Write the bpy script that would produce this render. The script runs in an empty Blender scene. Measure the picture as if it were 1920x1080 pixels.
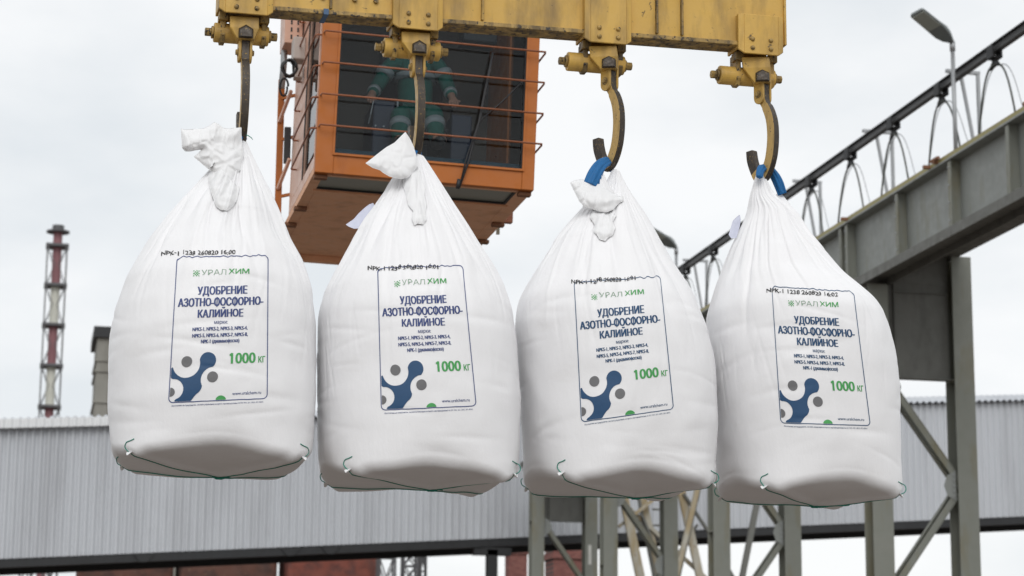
import bpy, math, random
import numpy as np
from mathutils import Vector, Matrix, noise
from mathutils.bvhtree import BVHTree
random.seed(7)
R_ = math.radians
V = Vector
scene = bpy.context.scene
col = scene.collection

# ------------------------------------------------------------------ camera
F_PX = 4200.0                      # focal length in pixels of a 1920 px wide frame
YAW, PITCH, ROLL = R_(12.24), R_(11.57), R_(0.48)
CAM = V((0, 0, 1.6))
FW = V((math.sin(YAW)*math.cos(PITCH), math.cos(YAW)*math.cos(PITCH), math.sin(PITCH)))
RT0 = V((math.cos(YAW), -math.sin(YAW), 0)); UP0 = RT0.cross(FW)
RT = RT0*math.cos(ROLL) + UP0*math.sin(ROLL)
UP = UP0*math.cos(ROLL) - RT0*math.sin(ROLL)
cd = bpy.data.cameras.new('camera'); cam = bpy.data.objects.new('camera', cd); col.objects.link(cam)
cam.matrix_world = Matrix(((RT.x, UP.x, -FW.x, CAM.x), (RT.y, UP.y, -FW.y, CAM.y), (RT.z, UP.z, -FW.z, CAM.z), (0, 0, 0, 1)))
cd.sensor_width = 36; cd.lens = F_PX/1920*36; cd.clip_start = 0.1; cd.clip_end = 3000
cd.dof.use_dof = True; cd.dof.focus_distance = 10.3; cd.dof.aperture_fstop = 4.8
scene.camera = cam

# ------------------------------------------------------------------ sky and sun
w = bpy.data.worlds.new('World'); scene.world = w; w.use_nodes = True
nt = w.node_tree; nt.nodes.clear()
def N(nt, t, **k):
    n = nt.nodes.new(t)
    for a, b in k.items(): setattr(n, a, b)
    return n
SUN_EL, SUN_AZ = R_(36), R_(189)
out = N(nt, 'ShaderNodeOutputWorld'); bg = N(nt, 'ShaderNodeBackground'); bg.inputs[1].default_value = 0.1
sky = N(nt, 'ShaderNodeTexSky', sky_type='NISHITA', sun_disc=False, sun_elevation=SUN_EL, sun_rotation=SUN_AZ)
tc = N(nt, 'ShaderNodeTexCoord'); sep = N(nt, 'ShaderNodeSeparateXYZ'); nt.links.new(tc.outputs['Generated'], sep.inputs[0])
mp = N(nt, 'ShaderNodeMapping'); mp.inputs['Scale'].default_value = (1, 1, 2.2); mp.inputs['Location'].default_value = (3.1, .4, .2)
nt.links.new(tc.outputs['Generated'], mp.inputs[0])
nz = N(nt, 'ShaderNodeTexNoise'); nz.inputs['Scale'].default_value = 4.2; nz.inputs['Detail'].default_value = 6; nz.inputs['Roughness'].default_value = .5
nt.links.new(mp.outputs[0], nz.inputs[0])
cr = N(nt, 'ShaderNodeValToRGB')                       # cloud deck: soft grey patches in white overcast
cr.color_ramp.elements[0].position = .36; cr.color_ramp.elements[0].color = (.75, .785, .812, 1)
cr.color_ramp.elements[1].position = .57; cr.color_ramp.elements[1].color = (.925, .933, .937, 1)
nt.links.new(nz.outputs[0], cr.inputs[0])
el = N(nt, 'ShaderNodeMapRange'); el.inputs[1].default_value = .3; el.inputs[2].default_value = 1.0
el.inputs[3].default_value = 10.8; el.inputs[4].default_value = 10.9   # an overcast sky is brightest overhead
nt.links.new(sep.outputs[2], el.inputs[0])
sc_ = N(nt, 'ShaderNodeVectorMath', operation='SCALE'); nt.links.new(cr.outputs[0], sc_.inputs[0]); nt.links.new(el.outputs[0], sc_.inputs['Scale'])
mx = N(nt, 'ShaderNodeMixRGB'); mx.inputs[0].default_value = .94
nt.links.new(sky.outputs[0], mx.inputs[1]); nt.links.new(sc_.outputs[0], mx.inputs[2])
nt.links.new(mx.outputs[0], bg.inputs[0]); nt.links.new(bg.outputs[0], out.inputs[0])
sl = bpy.data.lights.new('sun', 'SUN'); sl.energy = 1.2; sl.angle = R_(35); sl.color = (1, .985, .965)
so = bpy.data.objects.new('sun', sl); col.objects.link(so)
sd = V((math.sin(SUN_AZ)*math.cos(SUN_EL), math.cos(SUN_AZ)*math.cos(SUN_EL), math.sin(SUN_EL)))
so.rotation_euler = sd.to_track_quat('Z', 'Y').to_euler(); so.location = (0, -5, 30)
scene.view_settings.view_transform = 'Standard'; scene.view_settings.look = 'None'
scene.view_settings.exposure = 0.0; scene.view_settings.gamma = 1
scene.cycles.max_bounces = 8; scene.cycles.transparent_max_bounces = 12

# ------------------------------------------------------------------ measuring helpers: a sight line met with a real plane
def ray(px, py): return FW*F_PX + RT*(px-960) - UP*(py-540)
def at_y(px, py, Y): d = ray(px, py); return CAM + d*((Y-CAM.y)/d.y)
def at_x(px, py, X): d = ray(px, py); return CAM + d*((X-CAM.x)/d.x)
def at_d(px, py, D): return CAM + ray(px, py)*(D/F_PX)
BA = R_(1.5); BU = V((math.cos(BA), math.sin(BA), 0)); BV = V((-math.sin(BA), math.cos(BA), 0))
BO = V((.82, 10.2, 0))             # the vertical plane of the lifting beam
def at_b(px, py, off=0.0):
    d = ray(px, py); o = BO + BV*off
    return CAM + d*((o-CAM).dot(BV)/d.dot(BV))

# ------------------------------------------------------------------ mesh helpers
class MB:
    def __init__(s): s.v = []; s.f = []; s.m = []; s.T = None
    def add(s, vs, fs, mi=0):
        b = len(s.v)
        for p in vs:
            p = V(p); s.v.append(s.T @ p if s.T else p)
        for f in fs: s.f.append([b+i for i in f]); s.m.append(mi)
    def box(s, a, b, mi=0):
        x0, y0, z0 = a; x1, y1, z1 = b
        s.add([(x0,y0,z0),(x1,y0,z0),(x1,y1,z0),(x0,y1,z0),(x0,y0,z1),(x1,y0,z1),(x1,y1,z1),(x0,y1,z1)],
              [(3,2,1,0),(4,5,6,7),(0,1,5,4),(1,2,6,5),(2,3,7,6),(3,0,4,7)], mi)
    def bar(s, p, q, wd, ht, up=(0,0,1), mi=0):
        p, q = V(p), V(q); d = (q-p).normalized(); u = V(up)
        if abs(d.dot(u)) > .99: u = V((0,1,0))
        x = d.cross(u).normalized()*(wd/2); y = x.cross(d).normalized()*(ht/2)
        s.add([p-x-y,p+x-y,p+x+y,p-x+y,q-x-y,q+x-y,q+x+y,q-x+y],
              [(3,2,1,0),(4,5,6,7),(0,1,5,4),(1,2,6,5),(2,3,7,6),(3,0,4,7)], mi)
    def tube(s, pts, r, n=8, mi=0, flat=1.0, closed=False):
        pts = [V(p) for p in pts]; rs = r if isinstance(r, (list, tuple)) else [r]*len(pts)
        rings = []; prev = None
        for i, p in enumerate(pts):
            d = (pts[min(i+1, len(pts)-1)] - pts[max(i-1, 0)]).normalized()
            if prev is None:
                prev = d.cross(V((0,0,1))) if abs(d.z) < .95 else d.cross(V((0,1,0)))
            x = (prev - d*prev.dot(d)).normalized(); prev = x; y = d.cross(x)
            rings.append([p + x*math.cos(2*math.pi*k/n)*rs[i] + y*math.sin(2*math.pi*k/n)*rs[i]*flat for k in range(n)])
        vs = [q for rg in rings for q in rg]; fs = []
        for i in range(len(pts)-1):
            for k in range(n): fs.append((i*n+k, i*n+(k+1)%n, (i+1)*n+(k+1)%n, (i+1)*n+k))
        fs.append(tuple(range(n-1, -1, -1))); fs.append(tuple(range((len(pts)-1)*n, len(pts)*n)))
        s.add(vs, fs, mi)
    def cyl(s, p, q, r, n=20, mi=0): s.tube([p, q], r, n, mi)
    def prism(s, poly, fn, t0, t1, mi=0):        # poly in 2-D, fn(a, b, t) -> point
        n = len(poly)
        vs = [fn(a, b, t0) for a, b in poly] + [fn(a, b, t1) for a, b in poly]
        fs = [tuple(range(n-1, -1, -1)), tuple(range(n, 2*n))]
        fs += [(i, (i+1) % n, n+(i+1) % n, n+i) for i in range(n)]
        s.add(vs, fs, mi)
    def build(s, name, mats, parent=None, smooth=False, bevel=0, origin=None, sub=0):
        if not isinstance(mats, (list, tuple)): mats = [mats]
        if parent is not None: o0 = V(parent['_o'])
        elif origin is not None: o0 = V(origin)
        else:
            xs = [p.x for p in s.v]; ys = [p.y for p in s.v]; zs = [p.z for p in s.v]
            o0 = V(((min(xs)+max(xs))/2, (min(ys)+max(ys))/2, min(zs)))
        me = bpy.data.meshes.new(name)
        me.from_pydata([tuple(p-o0) for p in s.v], [], s.f)
        for m in mats: me.materials.append(m)
        me.polygons.foreach_set('material_index', s.m)
        me.polygons.foreach_set('use_smooth', [smooth]*len(s.f))
        me.update()
        o = bpy.data.objects.new(name, me); col.objects.link(o)
        if parent is None: o.location = o0
        else: o.parent = parent
        o['_o'] = tuple(o0)
        if bevel:
            b = o.modifiers.new('bevel', 'BEVEL'); b.width = bevel; b.segments = 2; b.limit_method = 'ANGLE'; b.angle_limit = R_(35)
        if sub:
            b = o.modifiers.new('sub', 'SUBSURF'); b.levels = b.render_levels = sub
        return o
def tag(o, label=None, cat=None, group=None, kind=None):
    if label: o['label'] = label
    if cat: o['category'] = cat
    if group: o['group'] = group
    if kind: o['kind'] = kind
    return o
def empty(name, loc, label, cat, group=None):
    o = bpy.data.objects.new(name, None); col.objects.link(o); o.location = loc; o['_o'] = tuple(loc)
    o.empty_display_size = .1
    return tag(o, label, cat, group)
def dup(root, delta, label=None):
    kids = {}
    for o in bpy.data.objects:
        if o.parent: kids.setdefault(o.parent, []).append(o)
    r = root.copy(); col.objects.link(r); r.location = root.location + V(delta)
    if label: r['label'] = label
    def rec(a, b):
        for c in kids.get(a, []):
            d = c.copy(); col.objects.link(d); d.parent = b; rec(c, d)
    rec(root, r); return r
def catmull(pts, k=6, closed=False):
    P = [np.array(p, float) for p in pts]; n = len(P); o = []
    rng = range(n if closed else n-1)
    for i in rng:
        g = lambda j: P[j % n] if closed else P[min(max(j, 0), n-1)]
        a, b, c, d = g(i-1), g(i), g(i+1), g(i+2)
        for j in range(k):
            t = j/k
            o.append(.5*((2*b)+(-a+c)*t+(2*a-5*b+4*c-d)*t*t+(-a+3*b-3*c+d)*t**3))
    if not closed: o.append(P[-1])
    return [tuple(q) for q in o]

# ------------------------------------------------------------------ materials
def base_mat(name):
    m = bpy.data.materials.new(name); m.use_nodes = True
    return m, m.node_tree, m.node_tree.nodes['Principled BSDF']
def tex(nt, scale, detail=4, rough=.55, stretch=(1,1,1), typ='ShaderNodeTexNoise', space='Object'):
    tc = N(nt, 'ShaderNodeTexCoord'); mp = N(nt, 'ShaderNodeMapping'); mp.inputs['Scale'].default_value = stretch
    nt.links.new(tc.outputs[space], mp.inputs[0]); n = N(nt, typ); nt.links.new(mp.outputs[0], n.inputs[0])
    n.inputs['Scale'].default_value = scale
    if typ == 'ShaderNodeTexNoise': n.inputs['Detail'].default_value = detail; n.inputs['Roughness'].default_value = rough
    return n.outputs[0]
def ramp(nt, src, stops):
    r = N(nt, 'ShaderNodeValToRGB'); nt.links.new(src, r.inputs[0]); e = r.color_ramp.elements
    while len(e) < len(stops): e.new(.5)
    for k, (p, c) in enumerate(stops):
        e[k].position = p; e[k].color = c if len(c) == 4 else (*c, 1)
    return r.outputs[0]
def mixc(nt, fac, a, b):
    m = N(nt, 'ShaderNodeMixRGB')
    for i, x in ((0, fac), (1, a), (2, b)):
        if hasattr(x, 'links'): nt.links.new(x, m.inputs[i])
        elif i == 0: m.inputs[0].default_value = x
        else: m.inputs[i].default_value = (*x, 1)
    return m.outputs[0]
def mul(nt, a, b):
    m = N(nt, 'ShaderNodeMath', operation='MULTIPLY')
    for i, x in ((0, a), (1, b)):
        if hasattr(x, 'links'): nt.links.new(x, m.inputs[i])
        else: m.inputs[i].default_value = x
    return m.outputs[0]
def bump(nt, b, h, strength, dist=.01):
    n = N(nt, 'ShaderNodeBump'); n.inputs['Strength'].default_value = strength; n.inputs['Distance'].default_value = dist
    nt.links.new(h, n.inputs['Height']); nt.links.new(n.outputs[0], b.inputs['Normal']); return n
W1, K0 = (1,1,1), (0,0,0)
def painted(name, c, c2, stain, rust, rough=.5, scale=1.0, st_amt=(.55,.75), ru_amt=(.66,.72), streak=True, metal=0.0, bmp=.25, rust_edge=False):
    m, nt, b = base_mat(name)
    base = mixc(nt, tex(nt, 2.2*scale, 5), c, c2)
    s = ramp(nt, tex(nt, 5*scale, 6, .6, (1,1,.25) if streak else (1,1,1)), [(st_amt[0], K0), (st_amt[1], W1)])
    x = mixc(nt, mul(nt, s, .75), base, stain)
    r = ramp(nt, tex(nt, 13*scale, 8, .68), [(ru_amt[0], K0), (ru_amt[1], W1)])
    x = mixc(nt, r, x, rust)
    if rust_edge:
        g = N(nt, 'ShaderNodeNewGeometry')
        e = ramp(nt, g.outputs['Pointiness'], [(.53, K0), (.60, W1)])
        e2 = ramp(nt, tex(nt, 22*scale, 5, .6), [(.42, K0), (.58, W1)])
        x = mixc(nt, mul(nt, e, e2), x, rust)
    nt.links.new(x, b.inputs['Base Color'])
    rr = ramp(nt, tex(nt, 9*scale, 5), [(.3, (rough-.1,)*3), (.7, (min(1, rough+.2),)*3)])
    nt.links.new(rr, b.inputs['Roughness']); b.inputs['Metallic'].default_value = metal
    bump(nt, b, tex(nt, 30*scale, 6, .65), bmp, .004)
    return m
def plain(name, c, rough=.6, metal=0, var=.25, scale=6, bmp=.1):
    m, nt, b = base_mat(name)
    x = mixc(nt, tex(nt, scale, 5), tuple(k*(1-var) for k in c), tuple(min(1, k*(1+var)) for k in c))
    nt.links.new(x, b.inputs['Base Color']); b.inputs['Roughness'].default_value = rough; b.inputs['Metallic'].default_value = metal
    if bmp: bump(nt, b, tex(nt, scale*6, 4), bmp, .004)
    return m
M = {}
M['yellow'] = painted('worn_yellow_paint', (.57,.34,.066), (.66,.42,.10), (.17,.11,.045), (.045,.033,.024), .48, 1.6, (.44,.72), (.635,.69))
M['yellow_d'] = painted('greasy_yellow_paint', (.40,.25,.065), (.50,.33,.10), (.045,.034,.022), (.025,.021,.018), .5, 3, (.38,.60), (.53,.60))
M['hook'] = painted('hook_steel', (.42,.27,.085), (.50,.33,.11), (.12,.08,.035), (.03,.026,.022), .45, 5, (.5,.75), (.60,.66))
M['hook_edge'] = painted('hook_worn_edge', (.042,.034,.028), (.075,.058,.042), (.018,.016,.015), (.36,.23,.06), .42, 6, (.5,.7), (.60,.64), rust_edge=False, metal=.35)
M['orange'] = painted('cab_orange_paint', (.40,.112,.011), (.46,.135,.016), (.24,.065,.015), (.10,.04,.02), .5, 1.2, (.6,.85), (.74,.8), bmp=.12)
M['orange_pale'] = painted('cab_side_sky_sheen', (.62,.36,.26), (.72,.45,.33), (.45,.22,.13), (.22,.09,.05), .35, 1.4, (.58,.85), (.74,.8), bmp=.12)  # cab orange paled: sky sheen at a grazing angle put into the colour
M['underside'] = painted('cab_underside_paint', (.76,.41,.23), (.82,.46,.28), (.45,.22,.12), (.10,.04,.02), .6, 1.2, (.5,.8), (.72,.78), streak=False)
M['rod'] = painted('guard_rod_paint', (.27,.09,.04), (.33,.12,.055), (.2,.07,.03), (.08,.035,.02), .45, 6, (.5,.8), (.62,.7), rust_edge=False)
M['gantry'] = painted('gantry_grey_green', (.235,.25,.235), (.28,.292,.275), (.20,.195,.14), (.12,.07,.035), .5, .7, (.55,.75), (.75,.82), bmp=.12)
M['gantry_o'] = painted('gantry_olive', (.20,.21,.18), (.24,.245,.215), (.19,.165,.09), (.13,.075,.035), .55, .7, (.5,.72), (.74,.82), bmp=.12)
M['gantry_d'] = painted('gantry_shade_dark', (.13,.133,.12), (.16,.16,.145), (.09,.09,.08), (.10,.055,.03), .6, .8, (.5,.72), (.76,.84), bmp=.12)  # darker gantry grey: shade below the girder put into the colour; dark struts too
M['rail'] = plain('dark_rail_steel', (.055,.055,.055), .45, .4, .3, 4)
M['galv'] = plain('galvanised_steel', (.36,.37,.38), .45, .5, .12, 8)
M['lamp'] = plain('lamp_grey', (.20,.22,.22), .4, .2, .08, 6)
M['lens'] = plain('lamp_lens', (.38,.40,.36), .25, 0, .05, 6)
M['rust'] = painted('rusty_steel', (.19,.08,.04), (.26,.13,.07), (.10,.045,.03), (.05,.03,.02), .75, 3, rust_edge=False)
M['black'] = plain('black_rubber', (.02,.02,.022), .55, 0, .2, 10)
M['dark'] = plain('dark_steel', (.025,.026,.028), .6, .2, .3, 5)
M['cable'] = plain('cable_sheath', (.05,.056,.045), .55, 0, .25, 5)
M['blue'] = plain('blue_sling', (.003,.12,.33), .6, 0, .12, 40, .5)
M['green'] = plain('green_cord', (.015,.24,.17), .7, 0, .2, 60, .3)
M['tagp'] = plain('paper_tag', (.58,.60,.72), .5, 0, .05, 20)
M['ink_blue'] = plain('ink_blue', (.036,.062,.20), .55, 0, .12, 60, 0)
M['ink_teal'] = plain('ink_petrol', (.012,.065,.16), .55, 0, .12, 60, 0)
M['ink_green'] = plain('ink_green', (.065,.35,.095), .55, 0, .12, 60, 0)
M['ink_grey'] = plain('ink_grey', (.15,.15,.155), .55, 0, .12, 60, 0)
M['ink_lgreen'] = plain('ink_pale_green', (.27,.38,.29), .55, 0, .12, 60, 0)
M['ink_black'] = plain('ink_black', (.02,.02,.022), .55, 0, .12, 60, 0)

def fabric(name, c, transl=.0, bs=1.0):
    m, nt, b = base_mat(name)
    x = mixc(nt, tex(nt, 2.5, 5), tuple(k*.95 for k in c), c)
    d = ramp(nt, tex(nt, 1.7, 7, .6, (1,1,2.2)), [(.60, K0), (.80, W1)])
    x = mixc(nt, mul(nt, d, .30), x, (.58,.55,.52))
    nt.links.new(x, b.inputs['Base Color']); b.inputs['Roughness'].default_value = .42
    b.inputs['Specular IOR Level'].default_value = .35
    # creases: stretched ridged noise plus the fine weave
    cre = tex(nt, 5, 7, .62, (1,1,.45)); cre2 = tex(nt, 26, 5, .6, (1,1,.3))
    ad = N(nt, 'ShaderNodeMath', operation='ADD'); nt.links.new(mul(nt, cre, 1.0), ad.inputs[0]); nt.links.new(mul(nt, cre2, .16), ad.inputs[1])
    b1 = bump(nt, b, ad.outputs[0], .32*bs, .02)
    wv = N(nt, 'ShaderNodeTexWave'); wv.inputs['Scale'].default_value = 70; wv.bands_direction = 'Z'
    tcn = N(nt, 'ShaderNodeTexCoord'); nt.links.new(tcn.outputs['Object'], wv.inputs[0])
    b2 = N(nt, 'ShaderNodeBump'); b2.inputs['Strength'].default_value = .06; b2.inputs['Distance'].default_value = .002
    nt.links.new(wv.outputs[1], b2.inputs['Height']); nt.links.new(b1.outputs[0], b2.inputs['Normal']); nt.links.new(b2.outputs[0], b.inputs['Normal'])
    if transl:
        t = N(nt, 'ShaderNodeBsdfTranslucent'); nt.links.new(x, t.inputs[0]); ms = N(nt, 'ShaderNodeMixShader'); ms.inputs[0].default_value = transl
        nt.links.new(b.outputs[0], ms.inputs[1]); nt.links.new(t.outputs[0], ms.inputs[2]); nt.links.new(ms.outputs[0], nt.nodes['Material Output'].inputs[0])
    return m
M['bag'] = fabric('white_woven_cloth', (.865,.862,.872))
M['film'] = fabric('thin_liner_film', (.90,.90,.905), .10, .5)

def glass(name, tint, ior=1.45):
    m = bpy.data.materials.new(name); m.use_nodes = True; nt = m.node_tree; nt.nodes.clear()
    o = N(nt, 'ShaderNodeOutputMaterial'); t = N(nt, 'ShaderNodeBsdfTransparent'); t.inputs[0].default_value = (*tint, 1)
    g = N(nt, 'ShaderNodeBsdfGlossy'); g.inputs['Roughness'].default_value = .03
    fr = N(nt, 'ShaderNodeFresnel'); fr.inputs[0].default_value = ior; ms = N(nt, 'ShaderNodeMixShader')
    nt.links.new(fr.outputs[0], ms.inputs[0]); nt.links.new(t.outputs[0], ms.inputs[1]); nt.links.new(g.outputs[0], ms.inputs[2])
    nt.links.new(ms.outputs[0], o.inputs[0]); return m
M['glass'] = glass('tinted_cab_glass', (.80,.84,.86), 1.30); M['glass_side'] = glass('side_cab_glass', (.6,.65,.7), 4.0)
M['glass_floor'] = plain('dusty_floor_glass', (.20,.22,.19), .35, 0, .15, 3, 0)

# ================================================================== ground
m, nt, b = base_mat('concrete_yard')
x = mixc(nt, tex(nt, .3, 8), (.128,.102,.085), (.172,.145,.126)); x = mixc(nt, mul(nt, tex(nt, 6, 6), .5), x, (.10,.09,.08))
nt.links.new(x, b.inputs['Base Color']); b.inputs['Roughness'].default_value = .9; bump(nt, b, tex(nt, 12, 6), .3)
g = MB(); n = 24; S = 900
g.add([(-S+2*S*i/n, -S+2*S*j/n, 0) for j in range(n+1) for i in range(n+1)],
      [(j*(n+1)+i, j*(n+1)+i+1, (j+1)*(n+1)+i+1, (j+1)*(n+1)+i) for j in range(n) for i in range(n)])
tag(g.build('ground', m, origin=(0,0,0)), kind='structure')

# ================================================================== far background
# ---- conveyor gallery
GA, GB = at_d(0, 1048, 60), at_d(1920, 968, 69.6)
gd = (GB-GA); GL = math.hypot(gd.x, gd.y); gu = V((gd.x/GL, gd.y/GL, 0)); gz = gd.z/GL; gn = V((-gu.y, gu.x, 0))
H_G = 3.6; P_G = .215
def gp(s, out_, h): p = GA + gu*s + gn*out_; return V((p.x, p.y, GA.z + gz*s + h))
def corr(s0, s1, fn, h0, h1, amp, per, inv=False):
    mb = MB(); k = int((s1-s0)/per)*8; vs = []
    for i in range(k+1):
        s = s0+(s1-s0)*i/k; ph = ((s/per) % 1)
        a = amp*max(-1, min(1, 1.8*math.sin(2*math.pi*ph))) + .006*math.sin(s*1.7)
        vs += [fn(s, a, h0), fn(s, a, h1)]
    mb.add(vs, [(2*i, 2*i+2, 2*i+3, 2*i+1) for i in range(k)]); return mb
m, nt, b = base_mat('corrugated_grey_sheet')
x = mixc(nt, tex(nt, .35, 6, .6, (1,1,.3)), (.48,.50,.53), (.57,.59,.62))
x = mixc(nt, mul(nt, ramp(nt, tex(nt, 1.2, 7, .65, (1,1,.12)), [(.45, K0), (.68, W1)]), .6), x, (.37,.38,.40))
nt.links.new(x, b.inputs['Base Color']); b.inputs['Roughness'].default_value = .5; b.inputs['Metallic'].default_value = .1
M['sheet'] = m; M['sheet_w'] = plain('white_roof_sheet', (.74,.75,.76), .5, 0, .06, 1)
gal = empty('conveyor_gallery', gp(GL*.5, 1.5, -8), 'long grey corrugated conveyor gallery crossing behind the bags', 'conveyor gallery')
S0, S1 = -14, GL+16
corr(S0, S1, lambda s, a, h: gp(s, -a, h), 0, H_G, .030, P_G).build('wall', M['sheet'], gal)
corr(S0, S1, lambda s, a, h: gp(s, 3.2+a, h), 0, H_G, .030, P_G).build('wall', M['sheet'], gal)
mb = MB(); k = int((S1-S0)/P_G)*8; vs = []
for i in range(k+1):
    s = S0+(S1-S0)*i/k; a = .035*math.sin(2*math.pi*s/P_G)
    vs += [gp(s, -.22, H_G+.02+a), gp(s, 1.6, H_G+.42+a), gp(s, 3.42, H_G+.02+a)]
mb.add(vs, [(3*i, 3*i+3, 3*i+4, 3*i+1) for i in range(k)] + [(3*i+1, 3*i+4, 3*i+5, 3*i+2) for i in range(k)])
mb.build('roof', M['sheet'], gal)
corr(S0, 8.2, lambda s, a, h: gp(s, -.26-a, h), H_G-.10, H_G+.15, .028, P_G).build('fascia', M['sheet_w'], gal)
mb = MB(); mb.bar(gp(S0, .1, -.125), gp(S1, .1, -.125), .2, .22); mb.bar(gp(S0, 3.1, -.125), gp(S1, 3.1, -.125), .2, .22)
mb.build('edge_beam', M['dark'], gal)
mb = MB(); mb.add([gp(S0,.2,-.06), gp(S1,.2,-.06), gp(S1,3.0,-.06), gp(S0,3.0,-.06)], [(0,1,2,3)]); mb.build('floor_plate', M['dark'], gal)
def s_of(px):
    lo, hi = -30, GL+30
    for _ in range(50):
        md = (lo+hi)/2; p = gp(md, 0, 0)-CAM
        if 960+F_PX*p.dot(RT)/p.dot(FW) < px: lo = md
        else: hi = md
    return lo
for px, wd in ((925, .30),):
    s = s_of(px); p = gp(s, .15, 0)
    for o_ in (.15,):
        p = gp(s, o_, -.32); mb = MB(); mb.box((p.x-wd/2, p.y-.15, 0), (p.x+wd/2, p.y+.15, p.z)); 
        mb.bar(p+V((-.55,0,-.05)), p+V((.55,0,-.05)), .3, .22); mb.build('support_column', M['dark'], gal)
for px in (270, 545, 620):
    s = s_of(px); q = [gp(s-.28, -.04, -.04), gp(s+.28, -.04, -.04), gp(s+.1, -.04, -.25), gp(s-.1, -.04, -.25)]
    mb = MB(); mb.add(q+[a+gn*.03 for a in q], [(0,3,2,1),(4,5,6,7),(0,1,5,4),(1,2,6,5),(2,3,7,6),(3,0,4,7)]); mb.build('gusset', M['dark'], gal)

# ---- red and white lattice chimney
Dc = 160.0
cb = at_d(89, 790, Dc); ct = at_d(109.5, 425, Dc)
chx, chy = ct.x, ct.y
def zc(py): return at_d(100, py, Dc).z
chim = empty('chimney_stack', (chx, chy, 0), 'tall thin red and white chimney in a dark lattice frame, at the far left', 'chimney')
M['c_red'] = plain('hazed_red_paint', (.25,.11,.12), .6, 0, .2, .6); M['c_white'] = plain('hazed_white_paint', (.60,.60,.53), .6, 0, .1, .5)  # slight distance haze put into the paler chimney colours
M['lat'] = plain('dark_lattice_steel', (.11,.11,.115), .6, .2, .2, 1)
mb = MB()
for a, b_, mi in ((0, 773, 0), (773, 697, 1), (697, 617, 0), (617, 540, 1), (540, 430, 0)):
    z0 = 0 if a == 0 else zc(a); mb.cyl((chx, chy, z0), (chx, chy, zc(b_)), .32, 24, mi)
mb.build('flue', [M['c_red'], M['c_white']], chim, smooth=False)
mb = MB(); mb.cyl((chx,chy,zc(437)), (chx,chy,zc(434)), .82, 24); mb.cyl((chx,chy,zc(431)), (chx,chy,zc(423)), .42, 20); mb.build('cap', M['lat'], chim)
mb = MB(); hw = .68; zt = zc(462)
for sx in (-1,1):
    for sy in (-1,1): mb.bar((chx+sx*hw, chy+sy*hw, 0), (chx+sx*hw, chy+sy*hw, zt), .10, .10)
zs = [zc(y) for y in (464, 541, 618, 696, 774)]; zs += [zs[-1]-3*k for k in range(1, 9)]
for i, z in enumerate(zs):
    if i+1 < len(zs):
        z2 = zs[i+1]
        for sy in (-1,1):
            for sx in (-1,1):
                mb.bar((chx+sx*hw, chy+sy*hw, z), (chx+sx*hw*.2, chy+sy*hw, (z+z2)/2), .05, .05); mb.bar((chx+sx*hw*.2, chy+sy*hw, (z+z2)/2), (chx+sx*hw, chy+sy*hw, z2), .05, .05)
                mb.bar((chx+sx*hw, chy-hw*sy, z), (chx+sx*hw, chy+hw*sy, z2), .05, .05)
mb.build('lattice_frame', M['lat'], chim)
for z in zs[:5]:
    mb = MB(); mb.box((chx-hw-.12, chy-hw-.12, z-.09), (chx+hw+.12, chy+hw+.12, z+.09)); mb.build('platform', M['lat'], chim)

# ---- concrete silo house
p0 = at_d(176, 785, 112)
zt = at_d(176, 606, 112).z
sil = empty('concrete_tower', (p0.x+2, p0.y+2, 0), 'weathered grey concrete tower with dark roof edge beside the chimney', 'building')
M['conc'] = painted('weathered_concrete', (.23,.225,.20), (.30,.29,.26), (.15,.14,.12), (.12,.10,.09), .85, .35, (.45,.7), (.68,.8), rust_edge=False)
mb = MB(); mb.box((p0.x, p0.y, 0), (p0.x+4.4, p0.y+4.4, zt-.5)); mb.build('wall', M['conc'], sil)
mb = MB()
for py in (671, 692, 752, 812): z = at_d(176, py, 112).z; mb.box((p0.x-.08, p0.y-.08, z-.06), (p0.x+4.48, p0.y+4.48, z+.06))
mb.build('ledge', M['conc'], sil)
mb = MB(); mb.box((p0.x-.2, p0.y-.2, zt-.55), (p0.x+4.6, p0.y+4.6, zt)); mb.build('roof', M['dark'], sil)

# ---- rusty bins behind the gallery
M['bin'] = painted('rust_red_bin', (.105,.05,.038), (.15,.065,.045), (.06,.035,.03), (.20,.12,.075), .8, .35, (.45,.6), (.58,.66), streak=False, rust_edge=False)
M['bin_r'] = painted('brick_red_bin', (.19,.055,.04), (.24,.075,.05), (.09,.04,.035), (.16,.10,.07), .8, .4, (.45,.62), (.66,.74), streak=False, rust_edge=False)
for i, (a, b_, mt, lb) in enumerate(((146, 320, 'bin', 'dark brown rusty steel bin, leftmost of three under the gallery'), (335, 512, 'bin', 'dark rusty steel bin between two others under the gallery'), (531, 704, 'bin_r', 'brick red steel bin, rightmost of three under the gallery'))):
    q0, q1 = at_d(a, 1060, 82), at_d(b_, 1060, 82); r = (V((q1.x-q0.x, q1.y-q0.y, 0))).length/2; c = (q0+q1)/2
    e = empty('steel_bin', (c.x, c.y, 0), lb, 'storage bin', 'rusty bins under the gallery')
    mb = MB(); mb.box((c.x-r, c.y-1.5, 0), (c.x+r, c.y+1.5, 9.2)); mb.build('shell', M[mt], e, bevel=.12)
    for h in (1.2, 3.4, 5.6, 7.1, 8.6):
        mb = MB(); mb.box((c.x-r-.06, c.y-1.56, h), (c.x+r+.06, c.y+1.56, h+.14)); mb.build('band', M[mt], e)
mb = MB(); q = at_d(968, 1015, 84); brk = empty('brick_pier', (q.x, q.y, 0), 'dark red brick pier under the gallery next to the black column', 'brick pier')
mb.box((q.x-.36, q.y-.3, 0), (q.x+.36, q.y+.3, q.z+.3)); 
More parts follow.
